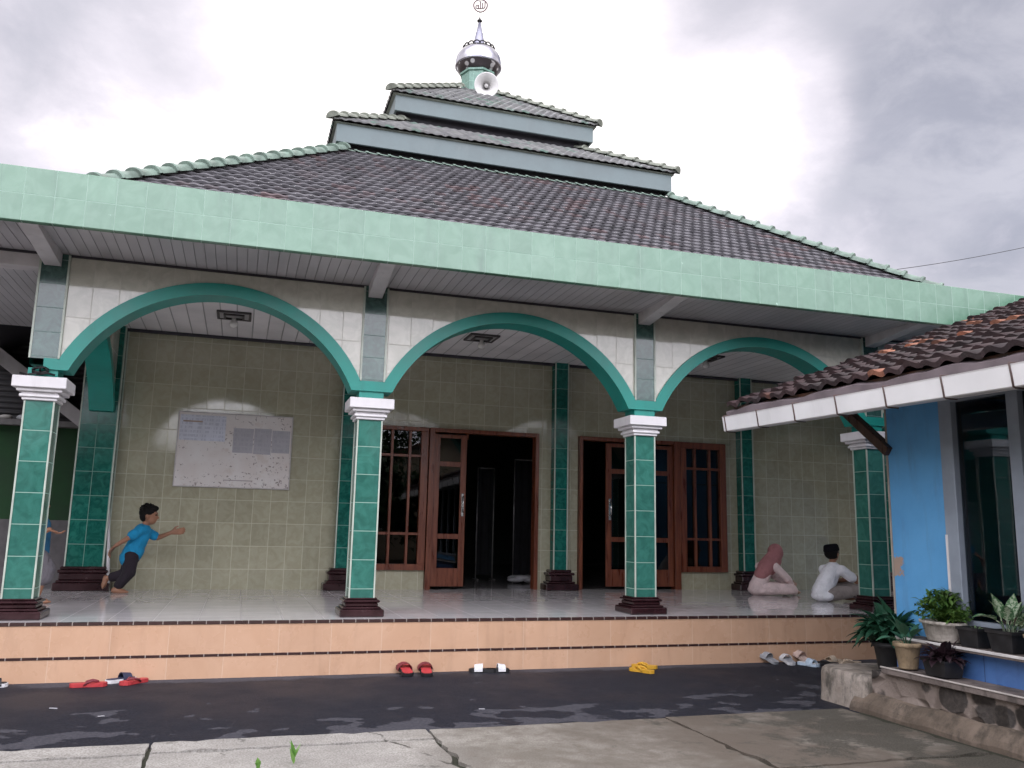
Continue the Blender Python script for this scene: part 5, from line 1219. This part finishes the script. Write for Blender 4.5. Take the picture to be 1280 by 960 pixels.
for i,(x,y,h,rad,lab) in enumerate(((4.5,-20,4.4,2.3,'low bushy tree left of the cream house front'),(8.2,-21,3.3,1.9,'low bushy tree before the left half of the cream house'),(12,-20.5,3.4,2.0,'low bushy tree before the right half of the cream house'),
        (16.5,-20,5.5,2.6,'leafy tree just right of the cream house'),(21,-21,6.5,3.0,'tall leafy tree right of the cream house'),(25.5,-20,6.5,3.0,'second tall tree right of the cream house'),(30.5,-22,7,3.3,'farthest tree to the right across the yard'),
        (4,-30,7.6,3.4,'tall tree rising behind the left half of the cream house'),(10.5,-36,9.0,3.9,'tallest tree rising behind the roof of the cream house'),(16.5,-29,7.6,3.4,'tall tree rising behind the right half of the cream house'),(23,-28,8,3.6,'tall tree behind the backdrop wall right of the cream house'),(-.5,-23,5.6,2.8,'round tree in the gap left of the cream house'),(-5.5,-23,5.8,3.0,'broad tree across the yard on the left'),(-13,-13.5,6.5,3.2,'nearest unseen tree added at left to block low light'),(-13.5,-8,7,3.3,'second unseen tree added at left to block low light'),(-13,-2.5,6.5,3.1,'third unseen tree added at left to block low light'),(-14,3.5,6.5,3.2,'farthest unseen tree added at left to block low light'),(-14,-24,7.5,3.5,'tallest tree across the yard far left'))):  # left row added out of view to block low light from that side
    tree(x,y,h,rad,30+i,lab)

# ------------------------------------------------------------------ sky and sun
def pxdir(x, y): return (rr*((x-640)/FPX)-uu*((y-480)/FPX)+fw).normalized()
sun_dir = pxdir(560,-330)
el = math.asin(sun_dir.z); az = math.atan2(sun_dir.x, sun_dir.y)
w = bpy.data.worlds.new('World'); S.world = w; w.use_nodes = True; nt = w.node_tree
class WT(NT):
    def __init__(s, t): s.t = t
wt = WT(nt); bg = nt.nodes['Background']; bg.inputs['Strength'].default_value = .12
sky = wt.n('ShaderNodeTexSky'); sky.sky_type = 'NISHITA'; sky.sun_disc = False; sky.sun_elevation = el; sky.sun_rotation = az
tc = wt.n('ShaderNodeTexCoord').outputs['Generated']
nrmv = wt.n('ShaderNodeVectorMath', operation='NORMALIZE'); wt.link(tc, nrmv.inputs[0]); dv = nrmv.outputs[0]
sp = wt.n('ShaderNodeSeparateXYZ'); wt.link(dv, sp.inputs[0])
zz = wt.math('ADD', wt.math('MAXIMUM', sp.outputs[2], 0.0), .28)
pl = wt.n('ShaderNodeCombineXYZ'); wt.link(wt.math('DIVIDE', sp.outputs[0], zz), pl.inputs[0]); wt.link(wt.math('DIVIDE', sp.outputs[1], zz), pl.inputs[1])
n1 = wt.noise(pl.outputs[0], 1.7, 9, .58, .45); n2 = wt.noise(pl.outputs[0], 5.2, 8, .62, .35); n3 = wt.noise(pl.outputs[0], .8, 3, .5, .2)
def near(px, py, inner, outer):
    d = wt.n('ShaderNodeVectorMath', operation='DOT_PRODUCT'); wt.link(dv, d.inputs[0]); d.inputs[1].default_value = pxdir(px,py); return wt.ramp(d.outputs['Value'], math.cos(R(outer)), math.cos(R(inner)))
dens = wt.math('MULTIPLY_ADD', n1, .62, wt.math('MULTIPLY', n2, .42))
for (px,py,i_,o_,k_) in ((1340,120,4,25,.38),(1150,-40,2,14,.12),(90,30,2,17,.27),(290,40,0,7,.13),(800,-10,1,9,.27),(500,80,4,20,-.20),(950,150,0,7,-.22),(560,-80,2,20,-.10),(180,180,0,9,-.10),(1000,290,0,6,-.03)):
    dens = wt.math('ADD', dens, wt.math('MULTIPLY', near(px,py,i_,o_), k_))
shade = wt.ramp(dens, .42, .98, smooth=False)
soft = wt.ramp(n3, .3, .7, .9, 1.12)
thick = wt.mix(wt.ramp(n2,.35,.65), (3.2,3.2,3.75), (4.6,4.5,5.0))
cloud = wt.mix(wt.ramp(shade,.0,.5), (12.6,12.0,11.6), (8.0,7.45,8.0)); cloud = wt.mix(wt.ramp(shade,.35,.95), cloud, thick)
cloud = wt.mix(1.0, cloud, soft, 'MULTIPLY')
bd = wt.n('ShaderNodeVectorMath', operation='DOT_PRODUCT'); wt.link(dv, bd.inputs[0]); bd.inputs[1].default_value = Vector((-.22,-1,.62)).normalized()
glow = wt.ramp(bd.outputs['Value'], math.cos(R(74)), math.cos(R(20)), 1.0, 3.3)      # the clouds behind the photographer are the brightest
skyc = wt.mix(1.0, wt.mix(.88, sky.outputs[0], cloud), glow, 'MULTIPLY')
skyc = wt.mix(wt.ramp(glow,1.0,2.2), skyc, wt.mix(1.0, skyc, (.94,.965,1.05), 'MULTIPLY'))
wt.link(skyc, bg.inputs['Color'])
sl = bpy.data.lights.new('sun','SUN'); sl.energy = .8; sl.angle = R(14); sl.color = (1,.97,.95); so = bpy.data.objects.new('sun', sl); COL.objects.link(so)
so.rotation_euler = (-sun_dir).to_track_quat('-Z','Y').to_euler(); so.location = (0,0,30)

S.view_settings.view_transform = 'Standard'; S.view_settings.look = 'None'; S.view_settings.exposure = 0.15; S.view_settings.gamma = 1.0; S.view_settings.use_curve_mapping = False
S.cycles.max_bounces = 8; S.cycles.diffuse_bounces = 4; S.cycles.glossy_bounces = 4; S.cycles.transparent_max_bounces = 12
